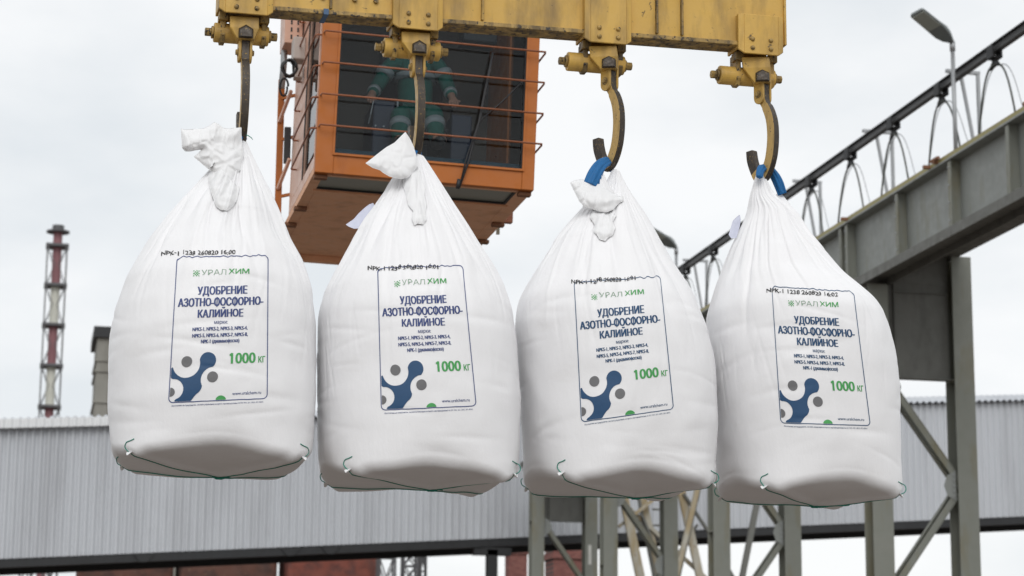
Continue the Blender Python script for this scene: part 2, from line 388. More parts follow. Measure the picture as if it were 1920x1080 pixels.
m, nt, b = base_mat('red_brickwork'); bt = N(nt, 'ShaderNodeTexBrick'); tcn = N(nt, 'ShaderNodeTexCoord'); mpn = N(nt, 'ShaderNodeMapping'); mpn.inputs['Rotation'].default_value = (R_(90),0,0)
nt.links.new(tcn.outputs['Object'], mpn.inputs[0]); nt.links.new(mpn.outputs[0], bt.inputs[0]); bt.inputs['Scale'].default_value = 3
bt.inputs['Color1'].default_value = (.20,.07,.06,1); bt.inputs['Color2'].default_value = (.27,.11,.09,1); bt.inputs['Mortar'].default_value = (.09,.07,.065,1)
nt.links.new(bt.outputs[0], b.inputs['Base Color']); b.inputs['Roughness'].default_value = .9; M['brick'] = m
mb.build('shaft', m, brk); mb = MB(); mb.box((q.x-.42, q.y-.36, q.z-.5), (q.x+.42, q.y+.36, q.z-.2)); mb.build('cornice', m, brk)
q = at_d(1072, 1015, 90); mb = MB(); mb.box((q.x-.75, q.y, 0), (q.x+.75, q.y+1.5, q.z+.6)); br2 = empty('brick_pier', (q.x, q.y, 0), 'broad red brick pier seen between the first pair of gantry legs', 'brick pier')
mb.build('shaft', M['brick'], br2); mb = MB(); mb.box((q.x-.85, q.y-.1, q.z-.7), (q.x+.85, q.y+1.6, q.z-.45)); mb.build('cornice', M['brick'], br2)
# ---- lattice masts under the gallery
def lattice(px, D, wpx, ztop, lab, tap=0, seg=1.0, grp='lattice masts under the gallery', name='lattice_mast'):
    c = at_d(px, 1060, D); hw = wpx/F_PX*D/2
    e = empty(name, (c.x, c.y, 0), lab, 'lattice mast', grp)
    for sx in (-1,1):
        for sy in (-1,1):
            mb = MB(); mb.bar((c.x+sx*hw, c.y+sy*hw, 0), (c.x+sx*hw, c.y+sy*hw, ztop), .07, .07); mb.build('leg', M['lat'], e)
    mb = MB(); z = 0; k = 0
    while z < ztop-seg:
        for sy in (-1,1):
            mb.bar((c.x-hw, c.y+sy*hw, z), (c.x+hw, c.y+sy*hw, z+seg), .045, .045); mb.bar((c.x+hw, c.y+sy*hw, z), (c.x-hw, c.y+sy*hw, z+seg), .045, .045)
            mb.bar((c.x-hw, c.y+sy*hw, z+seg), (c.x+hw, c.y+sy*hw, z+seg), .05, .05)
        z += seg
    mb.build('bracing', M['lat'], e)
lattice(48, 78, 20, 9.6, 'thin dark lattice mast at the bottom left corner under the gallery')
lattice(94, 78, 26, 9.6, 'wider dark lattice mast left of the brown bin', seg=1.3)
lattice(724, 78, 30, 9.6, 'dark lattice mast touching the brick red bin', seg=1.6)
lattice(768, 79, 26, 9.7, 'dense dark lattice mast right of the brick red bin', seg=.6)
lattice(793, 80, 10, 9.7, 'narrow dark lattice mast left of the black gallery column', seg=1.1)

# ================================================================== gantry at right
XG = at_d(1807, 500, 34).x                    # plane of the runway girder's web
Yg = lambda px, X=XG: at_x(px, 500, X).y
z_wb = at_x(1760, 438, XG-.20).z              # web bottom, where the lower flange starts
z_wt = at_x(1740, 323, XG-.20).z              # underside of the top flange
print('XG', XG, 'web z', z_wb, z_wt)
YN, YF = 18.0, 61.0
gir = empty('runway_girder', (XG, 38, z_wb), 'grey green plate girder of the crane runway rising to the right edge', 'crane girder')
mb = MB(); mb.box((XG-.012, YN, z_wb), (XG+.012, YF, z_wt)); mb.build('web', M['gantry'], gir)
mb = MB(); mb.box((XG-.20, YN, z_wt), (XG+.20, YF, z_wt+.035)); mb.build('top_flange', M['gantry'], gir, bevel=.004)
mb = MB(); mb.box((XG-.24, YN, z_wb-.16), (XG-.21, YF, z_wb)); mb.box((XG-.208, YN, z_wb-.04), (XG+.208, YF, z_wb-.002)); mb.box((XG+.21, YN, z_wb-.16), (XG+.24, YF, z_wb))
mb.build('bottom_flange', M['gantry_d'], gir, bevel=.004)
mb = MB(); mb.box((XG-.13, YN, z_wt+.036), (XG-.05, YF, z_wt+.05)); mb.box((XG-.10, YN, z_wt+.05), (XG-.075, YF, z_wt+.12)); mb.box((XG-.12, YN, z_wt+.12), (XG-.055, YF, z_wt+.15))
mb.build('crane_rail', M['rust'], gir)
mb = MB(); mb.box((XG-.19, YN, z_wt+.037), (XG-.165, YF, z_wt+.10)); M['yl'] = plain('yellow_conduit', (.30,.26,.09), .5, 0, .2, 2); mb.build('conduit', M['yl'], gir)
Ys = [Yg(1920)-2.17*k for k in range(1, 5)] + [Yg(1920), Yg(1807), Yg(1704), Yg(1607), Yg(1595)] + [Yg(1595)+2.17*k for k in range(1, 9)]
for y in Ys:
    if y < YF:
        mb = MB(); mb.box((XG-.17, y-.008, z_wb+.002), (XG-.014, y+.008, z_wt-.002)); mb.box((XG-.19, y-.05, z_wb+.02), (XG-.171, y+.05, z_wt-.03))
        mb.build('stiffener', M['gantry_o'], gir)
for y in Ys[5:9]:
    for k in range(4): mb = MB(); z = z_wb+.12+k*(z_wt-z_wb-.24)/3; mb.cyl((XG-.205, y+.015, z), (XG-.19, y+.015, z), .016, 8); mb.build('bolt', M['galv'], gir)
ZWK = at_x(1838, 461, XG+1.48).z
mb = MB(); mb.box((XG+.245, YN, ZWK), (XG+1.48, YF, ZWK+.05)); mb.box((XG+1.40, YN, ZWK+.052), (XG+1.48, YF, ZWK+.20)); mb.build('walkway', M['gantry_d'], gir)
# ---- twin-leg supports, built once and copied along the rail
YS0 = at_x(1644, 800, XG).y
DX = at_y(1805, 800, YS0).x - XG - .02
lw = .175
z_pan0 = at_y(1700, 711, YS0).z; z_pan1 = ZWK-.006
z_node = at_y(1775, 912, YS0).z
def support():
    e = empty('gantry_support', (XG+DX/2, YS0, 0), 'nearest twin legged gantry support beside the rightmost bag', 'gantry support', 'twin legged supports of the crane runway')
    for k, (x, zt, mt) in enumerate(((XG, z_wb-.165, 'gantry_o'), (XG+DX, ZWK-.002, 'gantry_o'))):
        mb = MB(); mb.box((x-lw, YS0-.2, 0), (x+lw, YS0-.175, zt)); mb.box((x-lw, YS0+.175, 0), (x+lw, YS0+.2, zt)); mb.box((x-.012, YS0-.174, 0), (x+.012, YS0+.174, zt))
        for z in (1.2, 3.3, z_node, z_pan0): mb.box((x-lw+.005, YS0-.173, z-.008), (x+lw-.005, YS0+.173, z+.008))
        mb.build('leg', M[mt], e)
    mb = MB(); mb.box((XG+lw+.002, YS0-.015, z_pan0+.02), (XG+DX-lw-.002, YS0+.015, z_pan1)); mb.box((XG+lw+.002, YS0-.09, z_pan0), (XG+DX-lw-.002, YS0+.09, z_pan0+.018))
    mz = z_pan0 + (z_pan1-z_pan0)*.70; mb.box((XG+lw+.002, YS0-.05, mz), (XG+DX-lw-.002, YS0-.016, mz+.02))
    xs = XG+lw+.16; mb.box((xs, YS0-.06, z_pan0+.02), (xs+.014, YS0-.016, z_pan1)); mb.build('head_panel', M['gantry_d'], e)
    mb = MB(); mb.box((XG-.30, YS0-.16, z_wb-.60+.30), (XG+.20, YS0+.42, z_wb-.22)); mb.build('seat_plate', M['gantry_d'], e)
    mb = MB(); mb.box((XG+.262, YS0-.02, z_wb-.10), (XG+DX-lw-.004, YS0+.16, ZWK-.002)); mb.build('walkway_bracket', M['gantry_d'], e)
    pts = [(XG+.18, z_pan0-.05), (XG+DX-.16, z_node+.12)], [(XG+DX-.16, z_node-.12), (XG+.18, z_node-(z_pan0-z_node)+.05)], [(XG+.18, z_node-(z_pan0-z_node)-.2), (XG+DX-.16, z_node-2*(z_pan0-z_node))]
    for (a, za), (b_, zb) in pts:
        mb = MB(); P, Q = V((a, YS0-.06, za)), V((b_, YS0-.06, zb)); mb.bar(P, Q, .012, .20, up=(0,1,0)) if False else None
        mb.bar(P, Q, .10, .012); n_ = (Q-P).normalized(); pr = V((-n_.z, 0, n_.x))
        mb = MB(); mb.bar(P+pr*.06, Q+pr*.06, .11, .012); mb.bar(P-pr*.001+V((0,-.049,0)), Q-pr*.001+V((0,-.049,0)), .012, .10)
        mb.bar(P-pr*.06+V((0,.10,0)), Q-pr*.06+V((0,.10,0)), .11, .012); mb.bar(P+V((0,.15,0)), Q+V((0,.15,0)), .012, .11)
        mb.build('diagonal', M['gantry_o'], e)
    for a, z, sx in ((XG+DX-lw-.004, z_node, -1), (XG+lw+.004, z_pan0-.16, 1), (XG+lw+.004, z_node-(z_pan0-z_node)+.0, 1)):
        mb = MB(); mb.prism([(0, -.26), (0, .26), (sx*.16, .17), (sx*.22, .0), (sx*.16, -.17)], lambda p, q, t: (a+p, YS0-.128+t, z+q), 0, .010)
        gp_ = mb.build('gusset_plate', M['gantry'], e, bevel=.003)
        for dz in (-.18, -.09, 0, .09, .18):
            mb = MB(); mb.cyl((a+sx*.05, YS0-.128, z+dz), (a+sx*.05, YS0-.146, z+dz), .014, 8); mb.build('bolt', M['galv'], gp_)
    for x in (XG, XG+DX):
        mb = MB(); mb.box((x-lw+.03, YS0-.210, 3.35), (x+lw-.03, YS0-.2005, 3.95)); mb.build('splice_plate', M['gantry'], e, bevel=.003)
    return e
sup = support()
for k, lb in enumerate(('second twin legged gantry support, below the gap right of the third bag', 'third twin legged gantry support, below the third bag')):
    dup(sup, (0, at_x((1346, 1141)[k], 800, XG).y-YS0, 0), lb)
DF = at_x(1007, 800, XG).y-YS0
far_s = dup(sup, (0, DF, 0), 'farthest twin legged gantry support with a painted white numeral 1')
def text2d(body, off=0.0, res=3):
    c = bpy.data.curves.new('t', 'FONT'); c.body = body; c.offset = off; c.resolution_u = res
    o = bpy.data.objects.new('t', c); col.objects.link(o); dg = bpy.context.evaluated_depsgraph_get(); dg.update()
    me = o.evaluated_get(dg).to_mesh(); vs = [(v.co.x, v.co.y) for v in me.vertices]; fs = [tuple(p.vertices) for p in me.polygons]
    o.evaluated_get(dg).to_mesh_clear(); bpy.data.objects.remove(o); bpy.data.curves.remove(c)
    return vs, fs
vs, fs = text2d('1', .03)
far_s['_o'] = tuple(far_s.location)
q = at_y(1108, 1058, YS0+DF); mb = MB()
yb = YS0+DF-.2-.004
xc = XG+DX-.02
mb.add([(xc+(x-.3)*.55, yb, q.z+y*.72) for x, y in vs], fs); M['wpaint'] = plain('white_marking_paint', (.62,.62,.58), .7, 0, .2, 8); mb.build('painted_numeral', M['wpaint'], far_s)
# ---- festoon rail
XP = XG + .25
PA, PB = at_x(1900, 66, XP), at_x(1400, 422, XP)
sl_ = (PB.z-PA.z)/(PB.y-PA.y)
zp = lambda y: PA.z + sl_*(y-PA.y)*.0 + (PB.z-PA.z)*.5
zr = zp(0); print('rail z', PA, PB)
fr = empty('festoon_rail', (XP, 38, zr), 'dark sloping cable rail on brackets above the runway girder', 'cable rail')
mb = MB(); mb.box((XP-.05, YN, zr+.075), (XP+.05, YF, zr+.09)); mb.box((XP-.006, YN, zr-.045), (XP+.006, YF, zr+.074)); mb.box((XP-.05, YN, zr-.06), (XP+.05, YF, zr-.046)); mb.build('track', M['rail'], fr)
zt = z_wt+.036
for k in range(11):
    y = at_x(1843, 265, XP+.45).y - 7.2 + 3.62*k
    if y > YF-1: break
    mb = MB(); xr = XP+.42
    mb.bar((XP-.12, y, zr+.12), (xr+.03, y, zr+.12), .06, .05); mb.bar((xr, y, zr+.095), (xr, y, zt-.2), .05, .05); mb.bar((XP+.13, y+.001, zr+.10), (xr-.03, y+.001, zt+.02), .045, .045)
    mb.build('bracket', M['galv'], fr)
    mb = MB(); mb.bar((XG-.30, y, zt+.03), (xr+.03, y, zt+.03), .06, .05); mb.build('bracket_foot', M['rust'], fr)
ytr = [at_x(1765, 180, XP).y + 2.03*k for k in range(-6, 12)]
tr0 = None
ORD = ['first', 'second', 'third', 'fourth', 'fifth', 'sixth', 'seventh', 'eighth', 'ninth', 'tenth']
def px_of(p): q = p-CAM; return 960+F_PX*q.dot(RT)/q.dot(FW)
tvis = [y for y in ytr if px_of(V((XP, y, zr))) < 1925 and (px_of(V((XP, y, zr))) > 1480 or 1270 < px_of(V((XP, y, zr))) < 1365)]
print('trolleys', [round(px_of(V((XP, y, zr)))) for y in tvis])
for k, y in enumerate(tvis):
    if tr0 is None:
        tr0 = empty('cable_trolley', (XP, y, zr-.2), 'small dark cable trolley, first from the right edge along the festoon rail', 'cable trolley', 'cable trolleys under the festoon rail')
        mb = MB(); mb.box((XP-.09, y-.10, zr-.15), (XP-.055, y+.10, zr+.05)); mb.box((XP+.055, y-.10, zr-.15), (XP+.09, y+.10, zr+.05)); mb.box((XP-.055, y-.10, zr-.15), (XP+.055, y+.10, zr-.125)); mb.build('carriage', M['dark'], tr0, bevel=.01)
        mb = MB(); mb.cyl((XP-.03, y, zr-.15), (XP-.03, y, zr-.23), .02, 8); mb.tube([(XP, y-.15, zr-.28), (XP, y-.08, zr-.235), (XP, y, zr-.22), (XP, y+.08, zr-.235), (XP, y+.15, zr-.28)], [.02,.035,.04,.035,.02], 8, flat=1.2); mb.build('cable_saddle', M['dark'], tr0)
    else: dup(tr0, (0, y-tvis[0], 0), 'small dark cable trolley, %s from the right edge along the festoon rail' % ORD[k])
def loops(dx, drop, r, name, lab, mt):
    mb = MB(); pts = []
    for k in range(len(ytr)-1):
        a, b_ = ytr[k], ytr[k+1]; dr = drop*(1+.08*math.sin(k*2.3))
        for j in range(24):
            t = j/24; y = a+(b_-a)*t; e_ = abs(2*t-1)
            pts.append((XP+dx+.02*math.sin(k+t*5), y, zr-.25-dr*(((3.0*(min(t, 1-t)*(b_-a))**2.5)**-4+1.8**-4)**-.25 if .001 < t < .999 else 0)))
    mb.tube(pts, r, 6); tag(mb.build(name, mt, smooth=True), lab, 'cable')
loops(-.01, 1.0, .017, 'festoon_cable', 'thick dark cable looping from trolley to trolley under the rail', M['cable'])
loops(.05, 1.0*.62, .008, 'festoon_cable', 'thin pale cable in shallower loops beside the thick one', M['galv'])
# ---- street lamps on the girder
def lamp():
    XL = XG+.12; p = at_x(1786, 92, XL); y = p.y; b0 = zt+.05
    e = empty('street_lamp', (XL, y, b0), 'grey flat lamp head on a post at the upper right', 'street lamp', 'lamps on the crane runway')
    mb = MB(); mb.cyl((XL, y, b0-.25), (XL, y, p.z+.04), .034, 12); mb.cyl((XL, y, p.z-.03), (XL, y, p.z+.12), .045, 12); mb.build('post', M['galv'], e, smooth=True)
    mb = MB(); mb.bar((XG-.26, y, b0-.02), (XL+.05, y, b0-.02), .06, .05); mb.bar((XG-.24, y-.15, b0+.02), (XG-.24, y+.15, b0+.02), .05, .04); mb.build('foot', M['rust'], e)
    # head: flat tapered housing reaching back over the yard, tilted up
    P0 = V((XL, y, p.z+.13)); P1 = at_y(1718, 22, y-.5)
    d = (P1-P0); L = d.length; d.normalize(); sd_ = d.cross(V((0,.35,1))).normalized(); up_ = sd_.cross(d)
    if up_.z < 0: up_ = -up_
    prof = [(0,.035,.05),(.06,.05,.06),(.16,.10,.075),(.30,.135,.075),(.42,.14,.055),(.52,.14,.04),(.95,.135,.035),(.99,.12,.03),(1.0,.10,.02)]
    rings = []
    for t, wd, hh in prof:
        c = P0+d*(t*L); rings.append([c-sd_*wd-up_*hh*.3, c-sd_*wd*.8+up_*hh, c+sd_*wd*.8+up_*hh, c+sd_*wd-up_*hh*.3, c+sd_*wd*.85-up_*hh*.8, c-sd_*wd*.85-up_*hh*.8])
    mb = MB(); mb.add([q for r in rings for q in r], [(i*6+k, i*6+(k+1)%6, (i+1)*6+(k+1)%6, (i+1)*6+k) for i in range(len(rings)-1) for k in range(6)] + [(5,4,3,2,1,0), tuple((len(rings)-1)*6+k for k in range(6))])
    hd = mb.build('lamp_head', M['lamp'], e, bevel=.008)
    mb = MB(); a, b_ = P0+d*(L*.50), P0+d*(L*.96); z = -up_*.040
    mb.add([a-sd_*.115+z, a+sd_*.115+z, b_+sd_*.11+z, b_-sd_*.11+z, a-sd_*.115+z*.5, a+sd_*.115+z*.5, b_+sd_*.11+z*.5, b_-sd_*.11+z*.5], [(0,1,2,3),(7,6,5,4),(0,4,5,1),(1,5,6,2),(2,6,7,3),(3,7,4,0)])
    mb.build('lens', M['lens'], hd); return e, y
lp, yl = lamp()
dup(lp, (0, at_x(1268, 480, XG+.12).y-yl, 0), 'distant street lamp partly hidden behind the third bag')
# ---- pale rusty transfer tower behind the third bag
M['pale'] = painted('pale_rusty_paint', (.40,.38,.31), (.46,.44,.38), (.34,.25,.12), (.22,.11,.05), .7, .8, (.42,.6), (.6,.68), rust_edge=False)
YT = 60.0
tw = empty('trestle_tower', at_y(1240, 1080, YT)*1 - V((0,0,at_y(1240,1080,YT).z)), 'pale rust streaked trestle with crossing struts below the third bag', 'trestle')
def strut(a, b_, wd, mt, yo, nm='strut', ext=.0):
    P, Q = at_y(*a, YT+yo), at_y(*b_, YT+yo); d = (Q-P); Q = Q+d*ext; mb = MB(); mb.bar(P-d*.35, Q, .12, wd/F_PX*60, up=(1,0,0)); mb.build(nm, M[mt], tw)
strut((1168, 925), (1200, 1080), 17, 'pale', 0, 'leg', .8)
strut((1204, 925), (1236, 1080), 13, 'pale', .6, 'leg', .8)
strut((1276, 915), (1312, 1080), 15, 'pale', .2, 'leg', .8)
strut((1310, 905), (1268, 1080), 9, 'pale', -.3, 'leg', .8)
strut((1314, 905), (1273, 1080), 5, 'gantry_d', -.2, 'leg', .8)
strut((1196, 925), (1226, 1080), 5, 'gantry_d', .4, 'leg', .8)
strut((1180, 972), (1236, 928), 6, 'pale', .3)
strut((1176, 950), (1330, 1090), 7, 'pale', .5)
strut((1217, 1000), (1250, 1090), 4, 'gantry_d', .2); strut((1290, 1010), (1240, 1085), 4, 'gantry_d', .7)
strut((1294, 945), (1330, 1000), 5, 'gantry_d', .1); strut((1362, 1060), (1385, 1100), 5, 'gantry_d', .2)
strut((1418, 950), (1392, 1080), 11, 'gantry_d', .2, 'leg', .8)
for k in range(6): mb = MB(); P = at_y(1222+k*1.2, 925+k*30, YT+.9); mb.bar(P, P+V((.35,0,0)), .05, .05); mb.build('rung', M['gantry_d'], tw)

# ================================================================== lifting beam
def bp(px, py, off): return at_b(px, py, off)
def bxyz(p): q = p-BO; return q.dot(BU), q.dot(BV), p.z
class BM(MB):                                  # works in beam axes: u along the beam, v away from the camera, z up
    def __init__(s): MB.__init__(s); s.T = Matrix(((BU.x, BV.x, 0, BO.x), (BU.y, BV.y, 0, BO.y), (0, 0, 1, 0), (0, 0, 0, 1)))
HOOKS = [(459, 96, 462, 26, 105, 88, -.145, .115), (783, 124, 784, 55, 101, 85, -.16, .115), (1143, 151, 1141, 81, 96, 60, -.205, .085), (1430, 176, 1428, 102, 95, 61, -.215, .075)]
def uz(px, py, off=0.0): a, _, z = bxyz(bp(px, py, off)); return a, z
u_r, _ = uz(1471, 60, -.06); u_l = uz(416, 10, -.06)[0]
zb1 = uz(520, 19, -.07)[1]; zb2 = uz(1375, 83, -.07)[1]; ub1, ub2 = uz(520, 19, -.07)[0], uz(1375, 83, -.07)[0]
zbot = lambda u: zb1+(zb2-zb1)*(u-ub1)/(ub2-ub1)
print('beam slope', (zb2-zb1)/(ub2-ub1), 'z', zb1, zb2)
beam = empty('lifting_beam', BO+BU*1.4+V((0,0,zb1)), 'worn yellow steel lifting beam across the top with four hook brackets', 'lifting beam')
HB = .42
def slab(v0, v1, h0, h1, mi=0, ul=None, ur=None, mb=None):
    ul = u_l-.0 if ul is None else ul; ur = u_r if ur is None else ur
    mb = mb or BM(); a, b_ = zbot(ul), zbot(ur)
    mb.add([(ul,v0,a+h0),(ur,v0,b_+h0),(ur,v1,b_+h0),(ul,v1,a+h0),(ul,v0,a+h1),(ur,v0,b_+h1),(ur,v1,b_+h1),(ul,v1,a+h1)],
           [(3,2,1,0),(4,5,6,7),(0,1,5,4),(1,2,6,5),(2,3,7,6),(3,0,4,7)], mi); return mb
slab(-.045, .045, .0222, HB).build('girder', M['yellow'], beam)
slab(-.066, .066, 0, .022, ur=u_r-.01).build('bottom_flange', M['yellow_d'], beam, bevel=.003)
slab(-.066, .066, HB+.002, HB+.024).build('top_flange', M['yellow'], beam, bevel=.003)
mb = BM(); mb.box((u_r, -.06, zbot(u_r)+.02), (u_r+.012, .06, zbot(u_r)+HB)); mb.build('end_plate', M['yellow'], beam, bevel=.003)
for px in (1232, 1279, 905, 620):
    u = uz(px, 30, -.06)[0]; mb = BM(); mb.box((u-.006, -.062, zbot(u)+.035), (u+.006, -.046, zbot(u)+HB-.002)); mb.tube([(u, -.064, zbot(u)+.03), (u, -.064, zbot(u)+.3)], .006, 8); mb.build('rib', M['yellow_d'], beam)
for px in (605, 665, 705):
    u = uz(px, 3, -.05)[0]; mb = BM(); mb.tube([(u, -.046, zbot(u)+.09), (u, -.06, zbot(u)+.09)], .013, 6); mb.build('bolt', M['yellow_d'], beam)
u0, z0 = uz(612, 17, -.07); mb = BM(); mb.box((u0-.012, -.069, zbot(u0)-.002), (u0+.012, .069, zbot(u0)+.026)); M['bluetape'] = plain('blue_tape', (.06,.12,.22), .6, 0, .2, 30); mb.build('tape_wrap', M['bluetape'], beam)

def bracket(i):
    pvx, pvy, plx, ply, plw, al, cl, cr = HOOKS[i]
    u, zb = uz(plx, ply, -.09); pu, pz = uz(pvx, pvy, 0)
    hw = plw/2/ (402 if i > 1 else 412); H = .205 if i == 3 else .26
    # folded cover plate
    mb = BM(); c = .022; k = .028
    poly = [(-hw, c), (-hw+c*1.1, 0), (hw-c*1.1, 0), (hw, c), (hw, H-.006), (hw-.006, H), (-hw+.006, H), (-hw, H-.006)]
    inn = hw-k
    def fr(a, b_, t):
        ex = max(0, abs(a)-inn)/k
        return (u+a, -.094+t+ex*.012, zb+b_)
    for (x0, x1) in ((-hw, -inn), (-inn, inn), (inn, hw)):
        zz0 = c if x0 == -hw else 0
        zl = c if x0 == -hw else 0; zr_ = c if x1 == hw else 0
        p4 = [(x0, zl), (x1, zr_), (x1, H), (x0, H)]
        mb.prism(p4, fr, 0, .014)
    mb.box((u-hw, -.080, zb+c+.01), (u-hw+.012, .085, zb+H)); mb.box((u+hw-.012, -.080, zb+c+.01), (u+hw, .085, zb+H)); mb.box((u-inn, .080, zb+.01), (u+inn, .094, zb+H))
    pl = mb.build('hook_bracket', M['yellow'], beam, bevel=.003)
    for dx in (-.048, .048):
        for dz in (.03, .075):
            mb = BM(); mb.tube([(u+dx, -.092, zb+dz), (u+dx, -.101, zb+dz), (u+dx, -.105, zb+dz)], [.012,.011,.006], 10); mb.build('rivet', M['yellow_d'], pl, smooth=True)
    # lug plates and buffer cylinder behind
    cz = pz + .095
    for su in (-1, 1):
        mb = BM(); x = u+su*(hw-.030); q = [(-.028, .0), (.028, .0), (.034, .09), (-.034, .09)]
        mb.prism([(-.05, zb+.03), (.05, zb+.03), (.05, cz-.03), (.02, cz-.055), (-.03, cz-.055), (-.05, cz-.02)], lambda a, b_, t: (x+t, .05+a, b_), -.012, .012)
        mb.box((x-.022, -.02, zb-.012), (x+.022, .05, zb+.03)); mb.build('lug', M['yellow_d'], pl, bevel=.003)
    mb = BM(); mb.cyl((pu+cl, .045, cz), (pu+cr, .045, cz), .047, 28); mb.build('buffer_cylinder', M['yellow'], pl, bevel=.005)
    for e_, s in ((cl, -1), (cr, 1)):
        mb = BM(); mb.cyl((pu+e_+s*.001, .045, cz), (pu+e_+s*.012, .045, cz), .030, 20); mb.cyl((pu+e_+s*.012, .045, cz), (pu+e_+s*.042, .045, cz), .021, 6); mb.build('nut', M['yellow_d'], pl, bevel=.003)
    return u, zb, pu, pz
LBH = ['dark edge-on steel hook carrying the leftmost bag', 'worn steel hook in front of the orange cab carrying the second bag',
       'curved yellow hook holding the blue loop of the third bag', 'curved yellow hook carrying the rightmost bag, its tip left of a blue loop']
HGEO = []
for i in range(4):
    u, zb, pu, pz = bracket(i); al = R_(HOOKS[i][5]); dz = pz
    P = BO + BU*pu; P.z = pz
    s_ax = V((math.cos(al), -math.sin(al), 0)); n_ax = V((-math.sin(al), -math.cos(al), 0))   # hook plane axis and its face normal
    root = empty('crane_hook', P, LBH[i], 'hook', 'hooks under the lifting beam')
    # shackle head: tapered folded block under the bracket
    ta = R_(20 if i > 1 else 4); tu = BU*math.cos(ta)-BV*math.sin(ta); tn = -(BU*math.sin(ta)+BV*math.cos(ta))
    top = zb-.002-pz; wt, wb_ = .068, .036; Tm = P.copy()
    off = BU*(u-pu)
    mb = MB(); lv = [(top, wt, .055, 1), (top-.055, wt, .055, .8), (.045, wb_+.004, .048, 0)]
    for zt_, w_, d_, _ in lv[:0]: pass
    rg = []
    for zt_, w_, d_, f_ in lv:
        c = P+V((0,0,zt_))+off*f_; rg.append([c-tu*w_+tn*d_, c+tu*w_+tn*d_, c+tu*w_-tn*d_, c-tu*w_-tn*d_])
    mb.add([q for r in rg for q in r], [(0,1,2,3)] + [(j*4+k, (j+1)*4+k, (j+1)*4+(k+1)%4, j*4+(k+1)%4) for j in range(2) for k in range(4)] + [(8,11,10,9)])
    mb.build('shackle_head', M['yellow'], root, bevel=.005)
    mb = MB(); c = P+V((0,0,.082))+tn*.056                 # hood over the slot at the front
    mb.add([c-tu*.036+V((0,0,-.036)), c+tu*.036+V((0,0,-.036)), c+tu*.036+V((0,0,.012)), c+V((0,0,.034)), c-tu*.036+V((0,0,.012)),
            c-tu*.028+tn*.018+V((0,0,-.032)), c+tu*.028+tn*.018+V((0,0,-.032)), c+tu*.028+tn*.016+V((0,0,.002)), c+tn*.012+V((0,0,.02)), c-tu*.028+tn*.016+V((0,0,.002))],
           [(5,6,7,8,9),(0,1,6,5),(1,2,7,6),(2,3,8,7),(3,4,9,8),(4,0,5,9),(4,3,2,1,0)]); mb.build('slot_hood', M['hook_edge'], root, bevel=.003)
    for s in (-1, 1):
        prof = [(-.030, .10), (.030, .10), (.030, -.01)] + [(.030*math.cos(a), -.01-.034*math.sin(a)) for a in [math.pi*k/10 for k in range(1, 10)]] + [(-.030, -.01)]
        mb = MB(); mb.prism(prof, lambda a, b_, t: P+s_ax*a*1.05+n_ax*(s*.026+t)+V((0,0,b_-.015)), -.006, .006); ck = mb.build('cheek_plate', M['yellow'], root, bevel=.002)
        mb = MB(); mb.cyl(P+n_ax*s*.033+V((0,0,-.008)), P+n_ax*s*.044+V((0,0,-.008)), .014, 6); mb.cyl(P+n_ax*s*.0325+V((0,0,-.008)), P+n_ax*s*.036+V((0,0,-.008)), .020, 16); mb.build('pin', M['yellow_d'], ck, bevel=.002)
    outer = [(.028,.05),(.028,.0),(.034,-.045),(.060,-.095),(.079,-.155),(.084,-.225),(.078,-.30),(.056,-.375),(.022,-.430),(-.015,-.452),(-.045,-.437),(-.070,-.39),(-.090,-.335),(-.096,-.283)]
    inner = [(-.064,-.281),(-.055,-.33),(-.036,-.385),(-.012,-.404),(.010,-.388),(.030,-.34),(.042,-.28),(.046,-.22),(.040,-.155),(.022,-.10),(-.008,-.05),(-.026,-.015),(-.028,.05)]
    oo = catmull(outer, 5); ii = catmull(inner, 5)
    th = .019; oo = [(a+(.006 if z_ < -.06 else 0)*(1 if a > 0 else -1), z_-(.005 if z_ < -.3 else 0)) for a, z_ in oo]; ii = [(a-(.005 if z_ < -.08 else 0)*(1 if a > 0 else -1), z_+(.004 if z_ < -.36 else 0)) for a, z_ in ii]
    # strip of quads between resampled outer and inner curves
    def resamp(c, k):
        c = np.array(c); d = np.r_[0, np.cumsum(np.hypot(*np.diff(c, axis=0).T))]; t = np.linspace(0, d[-1], k)
        return np.c_[np.interp(t, d, c[:,0]), np.interp(t, d, c[:,1])]
    K = 64; A = resamp(oo, K); Bq = resamp(ii[::-1], K)
    mb = MB(); vs = []
    for k in range(K):
        for (s_, z_), t in ((A[k], th), (Bq[k], th), (Bq[k], -th), (A[k], -th)): vs.append(P+s_ax*float(s_)*1.0+V((0,0,float(z_)))+n_ax*t)
    fs = []; mi = []
    for k in range(K-1):
        a = 4*k; b_ = a+4
        fs += [(a, b_, b_+1, a+1), (a+1, b_+1, b_+2, a+2), (a+2, b_+2, b_+3, a+3), (a+3, b_+3, b_, a)]; mi += [0, 1, 0, 1]
    fs += [(0,1,2,3), (4*K-1, 4*K-2, 4*K-3, 4*K-4)]; mi += [0, 1]
    mb.v = vs; mb.f = [list(f) for f in fs]
    tipk = int(K*.80)
    mb.m = [ (1 if (j//4) > tipk else m_) if j < 4*(K-1) else m_ for j, m_ in enumerate(mi)]
    mb.build('hook_body', [M['hook'], M['hook_edge']], root, bevel=.003)
    HGEO.append((P, s_ax, n_ax))

